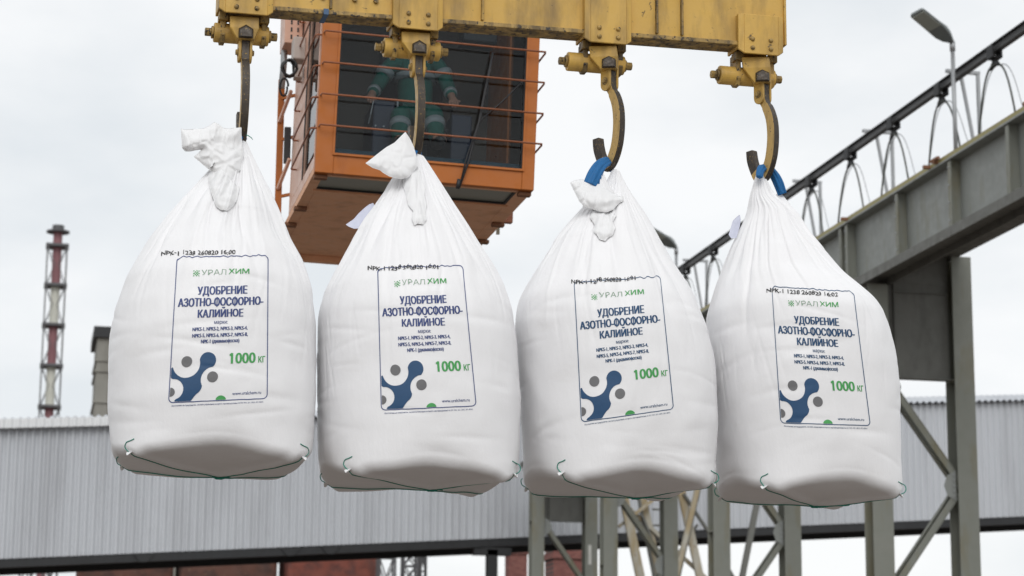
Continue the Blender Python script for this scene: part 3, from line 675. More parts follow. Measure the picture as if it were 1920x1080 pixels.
# ================================================================== bulk bags
BAGS = [
 dict(c=0, yb=810, base=(410, 890), rot=-3, lab=((332,482),(503,479),(501,747),(316,755)),
  L=[(264,443),(285,424),(300,410),(318,392),(340,372),(363,352),(397,322),(430,298),(467,272),(532,233),(592,212),(640,204),(684,201),(770,200),(815,203)],
  Rr=[(262,462),(285,472),(313,487),(340,500),(388,523),(453,549),(486,567),(539,584),(605,591),(670,592),(736,592),(802,589),(820,587)]),
 dict(c=1, yb=846, base=(807, 913), rot=0, lab=((708,502),(867,497),(893,761),(715,769)),
  L=[(290,768),(310,752),(336,733),(380,703),(425,672),(460,653),(496,635),(553,606),(598,595),(670,592),(751,592),(835,594)],
  Rr=[(288,791),(310,806),(345,828),(380,849),(425,879),(460,900),(508,930),(545,947),(579,958),(636,967),(700,971),(751,974),(828,972)]),
 dict(c=2, yb=858, base=(1190, 928), rot=3, lab=((1077,529),(1238,518),(1263,767),(1090,791)),
  L=[(318,1147),(330,1142),(345,1133),(360,1118),(393,1087),(420,1062),(450,1036),(480,1016),(514,997),(550,979),(571,970),(615,964),(700,967),(793,973),(850,977)],
  Rr=[(316,1160),(330,1165),(345,1173),(355,1180),(380,1195),(406,1212),(450,1238),(495,1264),(525,1283),(558,1302),(615,1324),(660,1334),(704,1340),(799,1345),(862,1340)]),
 dict(c=3, yb=873, base=(1527, 944), rot=6, lab=((1447,537),(1600,547),(1632,798),(1464,793)),
  L=[(326,1418),(338,1413),(350,1410),(365,1405),(380,1401),(395,1398),(410,1392),(430,1382),(467,1366),(500,1353),(533,1339),(565,1329),(592,1322),(640,1322),(710,1326),(822,1335),(880,1340)],
  Rr=[(322,1430),(335,1437),(350,1446),(365,1453),(376,1462),(386,1480),(396,1496),(408,1505),(435,1522),(460,1542),(490,1565),(520,1589),(566,1641),(592,1660),(620,1669),(645,1675),(690,1681),(743,1685),(842,1688),(890,1687)]),
]
BLAB = ['leftmost white bulk bag of fertiliser with a big crumpled sleeve at its neck',
        'white bulk bag under the cab with a flat triangular sleeve and a fluttering paper tag',
        'white bulk bag with a blue loop left of its hook, second from right',
        'rightmost white bulk bag, its neck split in two strands with a blue loop']
STAMP = ['NPK-1 1238 260820 16:00', 'NPK-1 1238 260820 16:01', 'NPK-1 1238 260820 16:01', 'NPK-1 1238 260820 16:02']
def smooth1(a, k):
    for _ in range(k):
        b_ = a.copy(); b_[1:-1] = (a[:-2]+2*a[1:-1]+a[2:])/4; a = b_
    return a
def bag_body(i, B):
    rs = np.random.RandomState(11+i*7)
    yt = max(B['L'][0][0], B['Rr'][0][0]); ys = np.linspace(yt, B['yb']-2, 60)
    Lx = np.interp(ys, *zip(*B['L'])); Rx = np.interp(ys, *zip(*B['Rr']))
    zs, cx, hw = [], [], []
    for y, a, b_ in zip(ys, Lx, Rx):
        ua, za = uz(a, y); ub, zb = uz(b_, y); zs.append((za+zb)/2); cx.append((ua+ub)/2); hw.append((ub-ua)/2)
    zs, cx, hw = map(np.array, (zs, cx, hw))
    az = math.atan2(*(lambda p: (p.x, p.y))(BO+BU*float(cx[-1]))) + BA
    hw = hw*math.cos(az)
    z_e = at_b(B['base'][0], B['yb']+8, -.46).z - .060
    Zc = uz(B['base'][0], B['base'][1])[1]; cxb = uz(B['base'][0], B['base'][1])[0]
    NR = 170; zt = zs[0]; RB = .058
    tt = np.linspace(0, 1, NR); Z = zt + (z_e+RB-zt)*tt
    zi, ci, hi = zs[::-1], cx[::-1], hw[::-1]
    C = smooth1(np.interp(Z, zi, ci), 6); Rr = smooth1(np.interp(Z, zi, hi), 6)
    Rr[0] = Rr[1]*.55
    Z, C, Rr = list(Z), list(C), list(Rr); R0, C0 = Rr[-1], C[-1]; nside = len(Z)
    for k in range(1, 9):
        a = R_(68)*k/8; Z.append(z_e+RB-RB*math.sin(a)); C.append(C0); Rr.append(R0-RB*(1-math.cos(a)))
    Re, Ze = Rr[-1], Z[-1]
    for k in range(1, 23):
        p = 1-k/22; Z.append(Zc+(Ze-Zc)*(.45*p+.55*p**3)); C.append(cxb+(C0-cxb)*p); Rr.append(max(Re*p, .002))
    Z, C, Rr = map(np.array, (Z, C, Rr)); NZ = len(Z)
    NS = 384; th = np.linspace(0, 2*np.pi, NS, endpoint=False)
    hfrac = np.clip((Z-z_e)/(zt-z_e), 0, 1)
    nexp = 2.0 + .55*np.clip(1-hfrac/.62, 0, 1)
    rot = R_(B['rot'])
    ct, st = np.cos(th-rot)[None], np.sin(th-rot)[None]
    ne = nexp[:, None]
    rad = (np.abs(ct)**ne + np.abs(st)**ne)**(-1/ne)
    ext = np.abs(rad*np.cos(th)[None]*math.cos(az)-rad*np.sin(th)[None]*.97*math.sin(az)).max(axis=1)
    rad = rad/ext[:, None]
    # ---- gathered pleats running up to the neck
    D = np.zeros((NZ, NS)); hh = hfrac[:, None]
    for j in range(200):
        t0 = rs.uniform(0, 2*np.pi); wd = .020+.13*rs.rand()**2.2; am = (.12+1.25*rs.rand()**2.0)*(-1 if rs.rand() < .68 else .8)
        h0 = rs.uniform(.42, .80); slope = rs.uniform(-.25, .25)
        mea = .045*np.sin(hh*rs.uniform(7, 16)+rs.uniform(0, 6.3))
        d = (th[None]-t0-slope*(hh-.7)-mea+np.pi) % (2*np.pi) - np.pi
        fade = np.clip((hh-h0+.08)/.25, 0, 1); fade = fade*fade*(3-2*fade)
        D += am*.0092*fade*np.exp(-(d/wd)**2)
    for j in range(16):
        t0 = rs.uniform(0, 2*np.pi); wd = rs.uniform(.05, .12); h0 = rs.uniform(.50, .74); slope = rs.uniform(-.35, .35)
        d = (th[None]-t0-slope*(hh-.7)+np.pi) % (2*np.pi) - np.pi
        fade = np.clip((hh-h0+.06)/.22, 0, 1); fade = fade*fade*(3-2*fade)
        D -= .016*fade*np.exp(-np.abs(d/wd)**1.4)
    for j in range(70):                         # thin pull lines below the gathers
        t0 = rs.uniform(0, 2*np.pi); h0 = rs.uniform(.30, .66); sl = rs.uniform(-.5, .5); wd = rs.uniform(.010, .026); ln = rs.uniform(.05, .14)
        d = (th[None]-t0-sl*(hh-h0)*2+np.pi) % (2*np.pi) - np.pi
        D -= rs.uniform(.001, .0032)*np.exp(-(d/wd)**2)*np.exp(-((hh-h0)/ln)**2)
    for j in range(44):                         # short slack creases on the filled part
        t0 = rs.uniform(0, 2*np.pi); z0 = rs.uniform(.02, .55); tilt = rs.uniform(-.5, .5); ln = rs.uniform(.15, .4); wdz = rs.uniform(.006, .014)
        d = (th[None]-t0+np.pi) % (2*np.pi) - np.pi
        D -= rs.uniform(.001, .0035)*np.exp(-(d/ln)**2)*np.exp(-((hh-z0-tilt*d*.15)/wdz)**2)
    D *= np.clip(Rr/.16, .12, 1)[:, None]
    vs = []
    sc = 3.2
    for r in range(NZ):
        z = Z[r]; R = Rr[r]; c0 = C[r]; dr = D[r]; rr_ = rad[r]
        f2 = min(1, R/.3)
        for s in range(NS):
            q = R*rr_[s]; x = math.cos(th[s])*q; y = math.sin(th[s])*q*.97
            dsp = dr[s]
            if f2 > .15 and hfrac[r] < .75: dsp += f2*(.0065*noise.noise((x*sc+i*9, y*sc, z*sc)) + .003*noise.noise((x*9+i*5, y*9, z*9)))
            e_ = 1+dsp/max(q, .02)
            zz = z
            if r >= nside:
                # stitched cross seams of the base stand a little proud as pinched valleys
                a4 = ((th[s]-rot-R_(45)) + math.pi/4) % (math.pi/2) - math.pi/4
                zz += -.012*math.exp(-(a4*q/.035)**2) + .006*noise.noise((x*6, y*6+i*3, 1.5)) + .016*abs(math.sin(2*(th[s]-rot)))*0
            face = math.cos(2*(th[s]-rot))**2          # panels bulge up between the four stitched corners
            if r >= nside: wz = min(1, R/R0)**2.2
            else: wz = math.exp(-(z-Z[nside-1])/.09)
            zz += wz*(.050*face-.026)
            if r >= nside-30: e_ *= 1-.030*face*(math.exp(-max(0, z-Z[nside-1])/.06) if r < nside else 1)
            if hfrac[r] < .16: zz += .008*(1-hfrac[r]/.16)*noise.noise((math.cos(th[s])*2.1+i*4, math.sin(th[s])*2.1, 2.5))*min(1, R/.2)
            p = BO+BU*(c0+x*e_)+BV*(y*e_); vs.append((p.x, p.y, zz))
    fs = [(r*NS+s, (r+1)*NS+s, (r+1)*NS+(s+1) % NS, r*NS+(s+1) % NS) for r in range(NZ-1) for s in range(NS)]
    fs.append(tuple(range(NS))); fs.append(tuple((NZ-1)*NS+s for s in range(NS-1, -1, -1)))
    return vs, fs, dict(zt=zt, ze=z_e, C=C, R=Rr, Z=Z, cxb=cxb, Zc=Zc, R0=R0, C0=C0, rot=rot, Re=Re, Ze=Ze)

# ---- marching squares fill, cached flat artwork in label coordinates
def ms_fill(f, x0, x1, y0, y1, st):
    nx, ny = int((x1-x0)/st), int((y1-y0)/st); vals = [[f(x0+a*st, y0+b_*st) for a in range(nx+1)] for b_ in range(ny+1)]
    vs = []; idx = {}; fs = []
    def vid(p):
        k = (round(p[0], 5), round(p[1], 5))
        if k not in idx: idx[k] = len(vs); vs.append(p)
        return idx[k]
    for b_ in range(ny):
        for a in range(nx):
            cs = [(a, b_), (a+1, b_), (a+1, b_+1), (a, b_+1)]; pol = []
            vv = [vals[q[1]][q[0]] for q in cs]
            if all(v > 0 for v in vv): continue
            for k in range(4):
                p, q = cs[k], cs[(k+1) % 4]; u_, v_ = vv[k], vv[(k+1) % 4]
                if u_ <= 0: pol.append(vid((x0+p[0]*st, y0+p[1]*st)))
                if (u_ <= 0) != (v_ <= 0):
                    t = u_/(u_-v_); pol.append(vid((x0+(p[0]+(q[0]-p[0])*t)*st, y0+(p[1]+(q[1]-p[1])*t)*st)))
            pol = [p for k, p in enumerate(pol) if p != pol[k-1]]
            if len(pol) >= 3: fs.append(tuple(pol))
    return vs, fs
# artwork measured in units of a 590 x 870 frame (y down)
FW_, FH_ = 590.0, 868.0
art = []                                   # (verts, faces, colour key)
def ph_bars(body):
    o = []
    for k, ch in enumerate(body):
        if ch in 'Фф':
            r = 'О' if ch == 'Ф' else 'о'; t = body[:k].replace('Ф', 'О').replace('ф', 'о')+r
            w_ = text2d(r, 0, 2)[0]; w_ = max(v[0] for v in w_)-min(v[0] for v in w_); xm = max(v[0] for v in text2d(t, 0, 2)[0])-w_/2
            o.append((xm, -.08 if ch == 'Ф' else -.22, .79 if ch == 'Ф' else .72))
    return o
def put_text(body, x0, x1, yb, cap, colr, bold=0.0, slant=0):
    vs, fs = text2d(body.replace('Ф', 'О').replace('ф', 'о'), 0, 3 if cap > 12 else 1)
    bars = ph_bars(body)
    if bars:
        A_ = min(v[0] for v in vs); B_ = max(v[0] for v in vs); q_ = (x1-x0)/(B_-A_); hwb = max(.045, bold*.9)*cap*.9
        for xm, y0_, y1_ in bars:
            X_ = x0+(xm-A_)*q_; bv = []; bf = []
            for j in range(6):
                yj = yb-(y0_+(y1_-y0_)*j/5)/.7*cap; bv += [(X_-hwb, yj), (X_+hwb, yj)]
            art.append((bv, [(2*j, 2*j+1, 2*j+3, 2*j+2) for j in range(5)], colr, .0008))
    if body == '1000':
        art.append(([(x0-9, yb-cap*.86), (x0+6, yb-cap*1.02), (x0+6, yb-cap*.80), (x0-6, yb-cap*.70)], [(0,1,2,3)], colr, .0008))
    if bold > 0:                               # heavier strokes: slightly shifted copies, each a hair above the last
        w0 = bold*cap*.75; n_ = 3 if cap > 40 else 2
        a = min(v[0] for v in vs); b_ = max(v[0] for v in vs)
        for k in range(n_):
            dx = w0*(2*k/(n_-1)-1)
            art.append(([(x0+w0+(v[0]-a)/(b_-a)*(x1-x0-2*w0)+dx, yb-v[1]/.70*cap) for v in vs], fs, colr, .0002*k))
        return
    a = min(v[0] for v in vs); b_ = max(v[0] for v in vs)
    art.append(([(x0+(v[0]-a)/(b_-a)*(x1-x0), yb-v[1]/.70*cap) for v in vs], fs, colr))
put_text('УРАЛ', 163, 322, 110, 30, 'ink_lgreen', -.006)
put_text('ХИМ', 337, 470, 107, 30, 'ink_green', .05)
put_text('УДОБРЕНИЕ', 142, 460, 228, 47, 'main', .085)
put_text('АЗОТНО-ФОСФОРНО-', 22, 562, 297, 47, 'main', .085)
put_text('КАЛИЙНОЕ', 150, 437, 365, 45, 'main', .085)
put_text('марки:', 256, 340, 406, 22, 'main', .02)
put_text('NPKS-1, NPKS-2, NPKS-3, NPKS-4,', 122, 465, 445, 22, 'main', .075)
put_text('NPKS-5, NPKS-6, NPKS-7, NPKS-8,', 122, 467, 484, 22, 'main', .075)
put_text('NPK-1 (диаммофоска)', 178, 416, 520, 22, 'main', .075)
put_text('1000', 366, 518, 648, 64, 'ink_green', .06)
put_text('кг', 534, 576, 648, 50, 'ink_green', .02)
put_text('www.uralchem.ru', 380, 553, 838, 19, 'main', .018)
put_text('Изготовлено на предприятии, система управления которого сертифицирована по ISO 9001, ISO 14001, ISO 45001', 20, 566, 892, 9, 'main', .012)
# frame outline
def rrect(r, x0, y0, x1, y1):
    pts = []
    for cx_, cy_, a0 in ((x1-r, y0+r, -90), (x1-r, y1-r, 0), (x0+r, y1-r, 90), (x0+r, y0+r, 180)):
        for k in range(7): a = R_(a0+15*k); pts.append((cx_+r*math.cos(a), cy_+r*math.sin(a)))
    o = []
    for k in range(len(pts)):
        p, q = pts[k], pts[(k+1) % len(pts)]; L = math.hypot(q[0]-p[0], q[1]-p[1]); n = max(1, int(L/9))
        o += [(p[0]+(q[0]-p[0])*j/n, p[1]+(q[1]-p[1])*j/n) for j in range(n)]
    return o
pin = rrect(24, 2.6, 2.6, FW_-2.6, FH_-2.6); pout = []
for k in range(len(pin)):
    a, b_ = pin[k-1], pin[(k+1) % len(pin)]; d = math.hypot(b_[0]-a[0], b_[1]-a[1]); nx_, ny_ = (b_[1]-a[1])/d, -(b_[0]-a[0])/d
    pout.append((pin[k][0]+nx_*5.2, pin[k][1]+ny_*5.2))
n = len(pin); art.append((pin+pout, [(k, (k+1) % n, n+(k+1) % n, n+k) for k in range(n)], 'main'))
# molecule emblem
def cap_(x, y, ax, ay, bx, by, r):
    dx, dy = bx-ax, by-ay; t = max(0, min(1, ((x-ax)*dx+(y-ay)*dy)/(dx*dx+dy*dy))); return math.hypot(x-ax-dx*t, y-ay-dy*t)-r
def clipf(x, y): return max(5-x, y-(FH_-5), 5-y)
def smin(a, b_, k): h = max(k-abs(a-b_), 0)/k; return min(a, b_)-h*h*k/4
def mol(x, y):
    d = math.hypot(x-226, y-624)-48
    d = smin(d, cap_(x, y, 226, 624, 150, 755, 26), 40)
    d = smin(d, cap_(x, y, 135, 765, 20, 690, 34), 50)
    d = smin(d, cap_(x, y, 140, 780, 70, 880, 42), 40)
    d = min(d, math.hypot(x-138, y-770)-58)
    d = max(d, 83-math.hypot(x-96, y-640), 76-math.hypot(x-263, y-739), 62-math.hypot(x-22, y-790))
    return max(d, clipf(x, y))
art.append(ms_fill(mol, 0, 300, 560, 870, 6) + ('main_fill',))
for cx_, cy_, r in ((97, 627, 33), (258, 724, 33), (6, 806, 28)):
    art.append(ms_fill(lambda x, y: max(math.hypot(x-cx_, y-cy_)-r, clipf(x, y)), max(0, cx_-40), cx_+40, cy_-40, cy_+40, 6)+('ink_grey',))
art.append(ms_fill(lambda x, y: max(math.hypot(x-312, y-872)-34, clipf(x, y)), 270, 352, 830, 868, 5)+('ink_green',))
# pixel-like mark left of the name
vs, fs = [], []
for a, b_, w_ in ((0,0,6),(16,0,7),(30,0,6),(8,8,7),(22,8,7),(0,15,8),(15,15,9),(30,15,7),(8,23,7),(22,23,7),(0,30,6),(15,31,7),(30,30,6)):
    x, y = 112+a*1.05, 82+b_*.95; k = len(vs); vs += [(x, y), (x+w_, y), (x+w_, y+w_), (x, y+w_)]; fs.append((k, k+1, k+2, k+3))
art.append((vs, fs, 'ink_green'))

def print_on(i, B, bvh, root):
    TL, TR, BR, BL = [np.array(p, float) for p in B['lab']]
    mk = 'ink_blue' if i < 2 else 'ink_teal'
    order = [mk, 'ink_green', 'ink_grey', 'ink_lgreen', 'ink_black', 'ink_teal']
    key = {'main': 0, 'main_fill': 5, 'ink_green': 1, 'ink_grey': 2, 'ink_lgreen': 3, 'ink_black': 4}
    tvs, tfs = text2d(STAMP[i], .004, 2); a = min(v[0] for v in tvs); b_ = max(v[0] for v in tvs)
    sx = {0: (-105, 375), 1: (-70, 420), 2: (-20, 420), 3: (-40, 475)}[i]; sy = {0: -12, 1: 15, 2: 12, 3: 38}[i]
    stamp = ([(sx[0]+(v[0]-a)/(b_-a)*(sx[1]-sx[0]), sy-v[1]/.7*25) for v in tvs], tfs, 'ink_black')
    mb = MB(); o = root['_o']
    stamp2 = ([(x+1.6, y-.8) for x, y in stamp[0]], stamp[1], 'ink_black', .0002)
    for vs, fs, key_, *lf in art+[stamp, stamp2]:
        lift = (.0030 if key_ == 'ink_black' else .0016)+(lf[0] if lf else 0)
        pts = []; ok = []
        for x, y in vs:
            u_, v_ = x/FW_, y/FH_
            wob = math.exp(-max(0, v_)/.18)
            yy = v_ + wob*.014*noise.noise((x*.035, i*7.3, 0)) + .002*noise.noise((x*.02, y*.02, i*3))
            xx = u_ + wob*.011*noise.noise((x*.05, i*3.3, 5)) + (0 if v_ > .2 else .0)
            q = (TL*(1-xx)+TR*xx)*(1-yy) + (BL*(1-xx)+BR*xx)*yy
            q[1] += 9*(xx-.5)**2*0
            d = ray(float(q[0]), float(q[1])).normalized()
            h = bvh.ray_cast(CAM, d)
            if h[0] is None: pts.append(V((0,0,0))); ok.append(False)
            else: pts.append(h[0]-d*lift); ok.append(True)
        keep = [f for f in fs if all(ok[k] for k in f)]
        # orient towards the camera
        keep2 = []
        for f in keep:
            p0, p1, p2 = pts[f[0]], pts[f[1]], pts[f[2]]; nrm = (p1-p0).cross(p2-p0)
            keep2.append(f if nrm.dot(p0-CAM) < 0 else tuple(reversed(f)))
        mb.add(pts, keep2, key[key_])
    return mb.build('printed_label', [M[k] for k in order], root)

def surf(bvh, px, py, lift=.004):
    d = ray(px, py).normalized(); h = bvh.ray_cast(CAM, d); return None if h[0] is None else h[0]-d*lift
# ---- crumpled sleeves: two-layer pouches of thin film with folds
def inpoly(poly):
    P = np.array(poly)
    def f(x, y):
        d = 1e9; ins = False; n = len(P)
        for k in range(n):
            ax, ay = P[k]; bx, by = P[(k+1) % n]; dx, dy = bx-ax, by-ay
            t = max(0, min(1, ((x-ax)*dx+(y-ay)*dy)/(dx*dx+dy*dy+1e-9))); d = min(d, math.hypot(x-ax-dx*t, y-ay-dy*t))
            if (ay > y) != (by > y) and x < (bx-ax)*(y-ay)/(by-ay)+ax: ins = not ins
        return -d if ins else d
    return f
def pouch(poly, offs, bulge, seed, root, name, mat, folds=1.0, st=2.0, thick=True, bvh=None):
    """poly in photo pixels; offs = [(y, v offset)] gives how far in front of the beam plane the cloth hangs"""
    f = inpoly(poly); xs = [p[0] for p in poly]; ys = [p[1] for p in poly]
    vs, fs = ms_fill(f, min(xs)-3, max(xs)+3, min(ys)-3, max(ys)+3, st)
    oy = [p[0] for p in offs]; ov = [p[1] for p in offs]; front = []; back = []
    for x, y in vs:
        d = max(0, -f(x, y)); b_ = bulge*(1-math.exp(-d/9.0)); v0 = float(np.interp(y, oy, ov))
        ca, sa = math.cos(seed*1.3), math.sin(seed*1.3)
        xr, yr = x*ca+y*sa, -x*sa+y*ca
        ridg = abs(noise.noise((xr*.030+seed*3.1, yr*.012, seed*1.7)))*1.1+.45*abs(noise.noise((yr*.045, xr*.018, seed)))
        n2 = .25*abs(noise.noise((x*.07+seed, y*.05, 3)))
        vr = noise.voronoi((x*.050+seed*2, y*.038, seed))[0]; vo_ = min(vr[1]-vr[0], .5)
        dsp = folds*(.036*ridg + .014*n2 - .013*min(vo_, .3)/.3*.8 - .010*vr[0])*min(1, .3+d/14)
        if bvh is not None:
            dd = ray(x, y).normalized(); h = bvh.ray_cast(CAM, dd)
            if h[0] is not None:
                front.append(h[0]-dd*(.012+b_-dsp*.7)); back.append(h[0]-dd*.004); continue
        p = bp(x, y, v0 - b_ + dsp); front.append(p)
        p = bp(x, y, v0 + .3*b_ + dsp*.6 + .004); back.append(p)
    mb = MB(); mb.add(front, [tuple(reversed(f_)) for f_ in fs])
    if thick:
        mb.add(back, fs)
        ec = {}
        for f_ in fs:
            for a, b_ in zip(f_, f_[1:]+f_[:1]): ec[(a, b_)] = 1
        n = len(vs); k0 = len(mb.v); rim = [(a, b_) for (a, b_) in ec if (b_, a) not in ec]
        for a, b_ in rim: mb.f.append([a, n+a, n+b_, b_]); mb.m.append(0)
    return mb.build(name, mat, root, smooth=True)

BIN = []
for i, B in enumerate(BAGS):
    vs, fs, G = bag_body(i, B)
    pb = BO+BU*G['cxb']; root = empty('bulk_bag', (pb.x, pb.y, G['Zc']), BLAB[i], 'bulk bag', 'white bulk bags hanging from the lifting beam')
    mb = MB(); mb.add(vs, fs); mb.build('bag_body', M['bag'], root, smooth=True)
    bvh = BVHTree.FromPolygons([V(v) for v in vs], [list(f) for f in fs]); BIN.append((root, bvh, G))
    print_on(i, B, bvh, root)
    # green seams across the base, from the corners to the knot in the middle
    C0, R0, rot = G['C0'], G['R0'], G['rot']
    for ang, cur in ((-142, 1), (-38, 1), (142, 1), (38, 0)):
        a = R_(ang)+rot*.5; dr = BU*math.cos(a)+BV*math.sin(a)*.97; pts = []
        cc, cb_ = BO+BU*C0, BO+BU*G['cxb']
        for k in range(26):
            p = 1-k/25; base = cb_*(1-p)+cc*p
            q = base+dr*(R0*1.12*p) + V((0,0,0))
            s_ = V((q.x, q.y, G['Zc']-.6)); h = bvh.ray_cast(s_, V((0,0,1)))
            wob = .006*noise.noise((k*.35, i*4., ang))
            if h[0] is not None and h[0].z < G['ze']+.16: pts.append(h[0]+V((wob, wob, -.003)))
        if cur and pts:
            p0 = pts[0]; o_ = dr*.012
            sg = 1 if ang in (-142, 142) else -1
            up = [(-.008*sg, .010), (-.018*sg, .026), (-.012*sg, .045), (.006*sg, .054), (.020*sg, .062)] if ang != 142 else [(-.01, .01), (-.025, .02), (-.03, .04), (-.022, .05)]
            ext = [p0+BU*a_+V((0,0,b_))+o_-BV*.012 for a_, b_ in up]
            # keep the loose end on the cloth
            ex2 = []
            for q in ext:
                d = (q-CAM).normalized(); h = bvh.ray_cast(CAM, d); ex2.append(h[0]-d*.005 if h[0] is not None else q)
            lead = []
            for q in catmull([tuple(q) for q in list(reversed(ex2))+pts[:3]], 6)[:-12]:
                q = V(q); dq = (q-CAM); d = dq.normalized(); h = bvh.ray_cast(CAM, d)
                lead.append(h[0]-d*.0025 if h[0] is not None and abs((h[0]-CAM).length-dq.length) < .08 else q)
            pts = lead + pts
        if len(pts) > 3: mb = MB(); mb.tube(pts, .0023, 6); mb.build('seam_cord', M['green'], root, smooth=True)
        if cur and len(pts) > 8:
            c = pts[len(lead)]
            q0 = c+dr*.012; s2 = V((-dr.y, dr.x, 0)); mb = MB()
            tri = [q0-s2*.020+V((0,0,.004)), q0+dr*.012+V((0,0,-.012)), q0+s2*.026+V((0,0,.006)), q0-dr*.03+V((0,0,.02)), q0+V((0,0,-.014))]
            mb.add(tri, [(0,1,4),(1,2,4),(0,4,3),(4,2,3),(0,3,1),(1,3,2)]); mb.build('corner_flap', M['bag'], root, bevel=.003)
    kb = surf(bvh, B['base'][0], B['base'][1]-3, .004) or V((pb.x, pb.y, G['Zc']))
    kb = V((pb.x, pb.y, G['Zc']-.012)); mb = MB(); mb.tube([kb+V((-.03,-.01,.004)), kb+V((-.01,.008,-.004)), kb+V((.012,-.008,-.005)), kb+V((.04,.004,.002)), kb+V((.055,-.02,-.004))], [.003,.006,.007,.004,.002], 6); mb.build('seam_knot', M['green'], root, smooth=True)

def tube_loft(rows, voff, root, name, mat, flat=.7, pleat=.004, seed=0, ns=64):
    """rows (y, xl, xr) in photo pixels -> gathered cloth strand with pleats"""
    rs = np.random.RandomState(seed); ys = np.array([r[0] for r in rows], float); yy = np.linspace(ys[0], ys[-1], 40)
    xl = smooth1(np.interp(yy, ys, [r[1] for r in rows]), 3); xr = smooth1(np.interp(yy, ys, [r[2] for r in rows]), 3)
    ph = rs.uniform(0, 6.28, 8); fr_ = rs.randint(5, 22, 8); vs = []
    for k, y in enumerate(yy):
        ua, z = uz(xl[k], y); ub, _ = uz(xr[k], y); c = (ua+ub)/2; r = (ub-ua)/2
        vo = float(np.interp(y, [q[0] for q in voff], [q[1] for q in voff]))
        for s in range(ns):
            a = 2*math.pi*s/ns; d = sum(math.sin(fr_[m_]*a+ph[m_]) for m_ in range(8))/5*pleat*min(1, r/.07)
            q = r+d; p = BO+BU*(c+math.cos(a)*q)+BV*(vo+math.sin(a)*q*flat); vs.append((p.x, p.y, z))
    n = len(yy); fs = [(r*ns+s, (r+1)*ns+s, (r+1)*ns+(s+1) % ns, r*ns+(s+1) % ns) for r in range(n-1) for s in range(ns)]
    fs += [tuple(range(ns)), tuple((n-1)*ns+s for s in range(ns-1, -1, -1))]
    mb = MB(); mb.add(vs, fs); return mb.build(name, mat, root, smooth=True)
def sling(pts, r, root, flat=.6):
    P = [bp(a, b_, c) for a, b_, c in pts]; P = [V(q) for q in catmull([tuple(p) for p in P], 6)]
    rs_ = [r]*len(P) if isinstance(r, (int, float)) else list(np.interp(np.linspace(0, 1, len(P)), np.linspace(0, 1, len(r)), r))
    ns = 44; mb = MB(); rings = []; prev = None
    for k, p in enumerate(P):
        d = (P[min(k+1, len(P)-1)]-P[max(k-1, 0)]).normalized(); prev = d.cross(BV) if prev is None else prev
        x = (prev-d*prev.dot(d)).normalized(); prev = x; y = d.cross(x)
        for q in range(ns):
            a = 2*math.pi*q/ns; rr = rs_[k]*(1+.10*math.sin(5*a+k*.12)+.09*math.sin(9*a-k*.2+1)+.05*math.sin(14*a))
            rings.append(p+x*math.cos(a)*rr+y*math.sin(a)*rr*flat)
    n_ = len(P); mb.add(rings, [(r*ns+q, r*ns+(q+1) % ns, (r+1)*ns+(q+1) % ns, (r+1)*ns+q) for r in range(n_-1) for q in range(ns)]+[tuple(range(ns-1, -1, -1)), tuple((n_-1)*ns+q for q in range(ns))])
    return mb.build('lifting_loop', M['blue'], root, smooth=True)
# ---- bag 1
r1 = BIN[0][0]
pouch([(339,241),(347,243),(362,242),(380,241),(392,236),(402,229),(411,233),(419,240),(430,241),(447,239),(453,238),(453,252),(455,276),(457,292),(452,318),(440,331),(434,340),(424,344),(410,330),(389,316),(363,294),(372,287),(378,280),(372,281),(357,284),(347,284),(341,277)],
      [(225,-.07),(300,-.10),(345,-.17)], .045, 1.3, r1, 'filling_sleeve', M['film'], 1.1)
pouch([(398,300),(410,303),(424,316),(436,342),(449,352),(446,368),(443,378),(438,386),(428,395),(414,394),(406,388),(400,374),(393,352),(390,330)], [(295,-.135),(345,-.19),(400,-.27)], .032, 4.2, r1, 'sleeve_tail', M['film'], .9, bvh=BIN[0][1])
mb = MB(); mb.tube([bp(459,253,-.03), bp(465,254,-.05), bp(471,258,-.05), bp(474,262,-.04)], [.0022,.0022,.002,.0012], 6)
mb.build('loose_thread', M['green'], r1)
sling([(448,262,-.05),(452,254,-.02),(455,250,.03),(459,262,.05)], .012, r1)
# ---- bag 2
r2 = BIN[1][0]
pouch([(760,247),(765,254),(770,262),(776,275),(780,289),(783,300),(783,312),(778,318),(772,326),(765,333),(751,336),(730,331),(718,324),(712,319),(699,315),(685,306),(697,297),(712,285),(724,276),(740,267),(750,257)],
      [(245,-.05),(300,-.10),(340,-.15)], .030, 2.6, r2, 'filling_sleeve', M['film'], .55)
pouch([(753,322),(768,312),(779,309),(788,322),(791,338),(797,352),(796,366),(800,384),(797,400),(800,412),(793,421),(783,419),(777,423),(772,410),(775,396),(765,384),(761,362),(755,348)], [(305,-.11),(345,-.165),(430,-.30)], .018, 5.5, r2, 'sleeve_tail', M['film'], .7, bvh=BIN[1][1])
pouch([(700,380),(703,388),(697,398),(690,412),(676,428),(664,429),(654,425),(648,421),(664,410),(672,400),(683,390),(692,383)], [(375,.03),(430,-.02)], .006, 7.7, r2, 'paper_tag', M['tagp'], .35)
sling([(776,292,-.07),(781,283,-.03),(786,280,.02),(789,290,.05)], .007, r2)
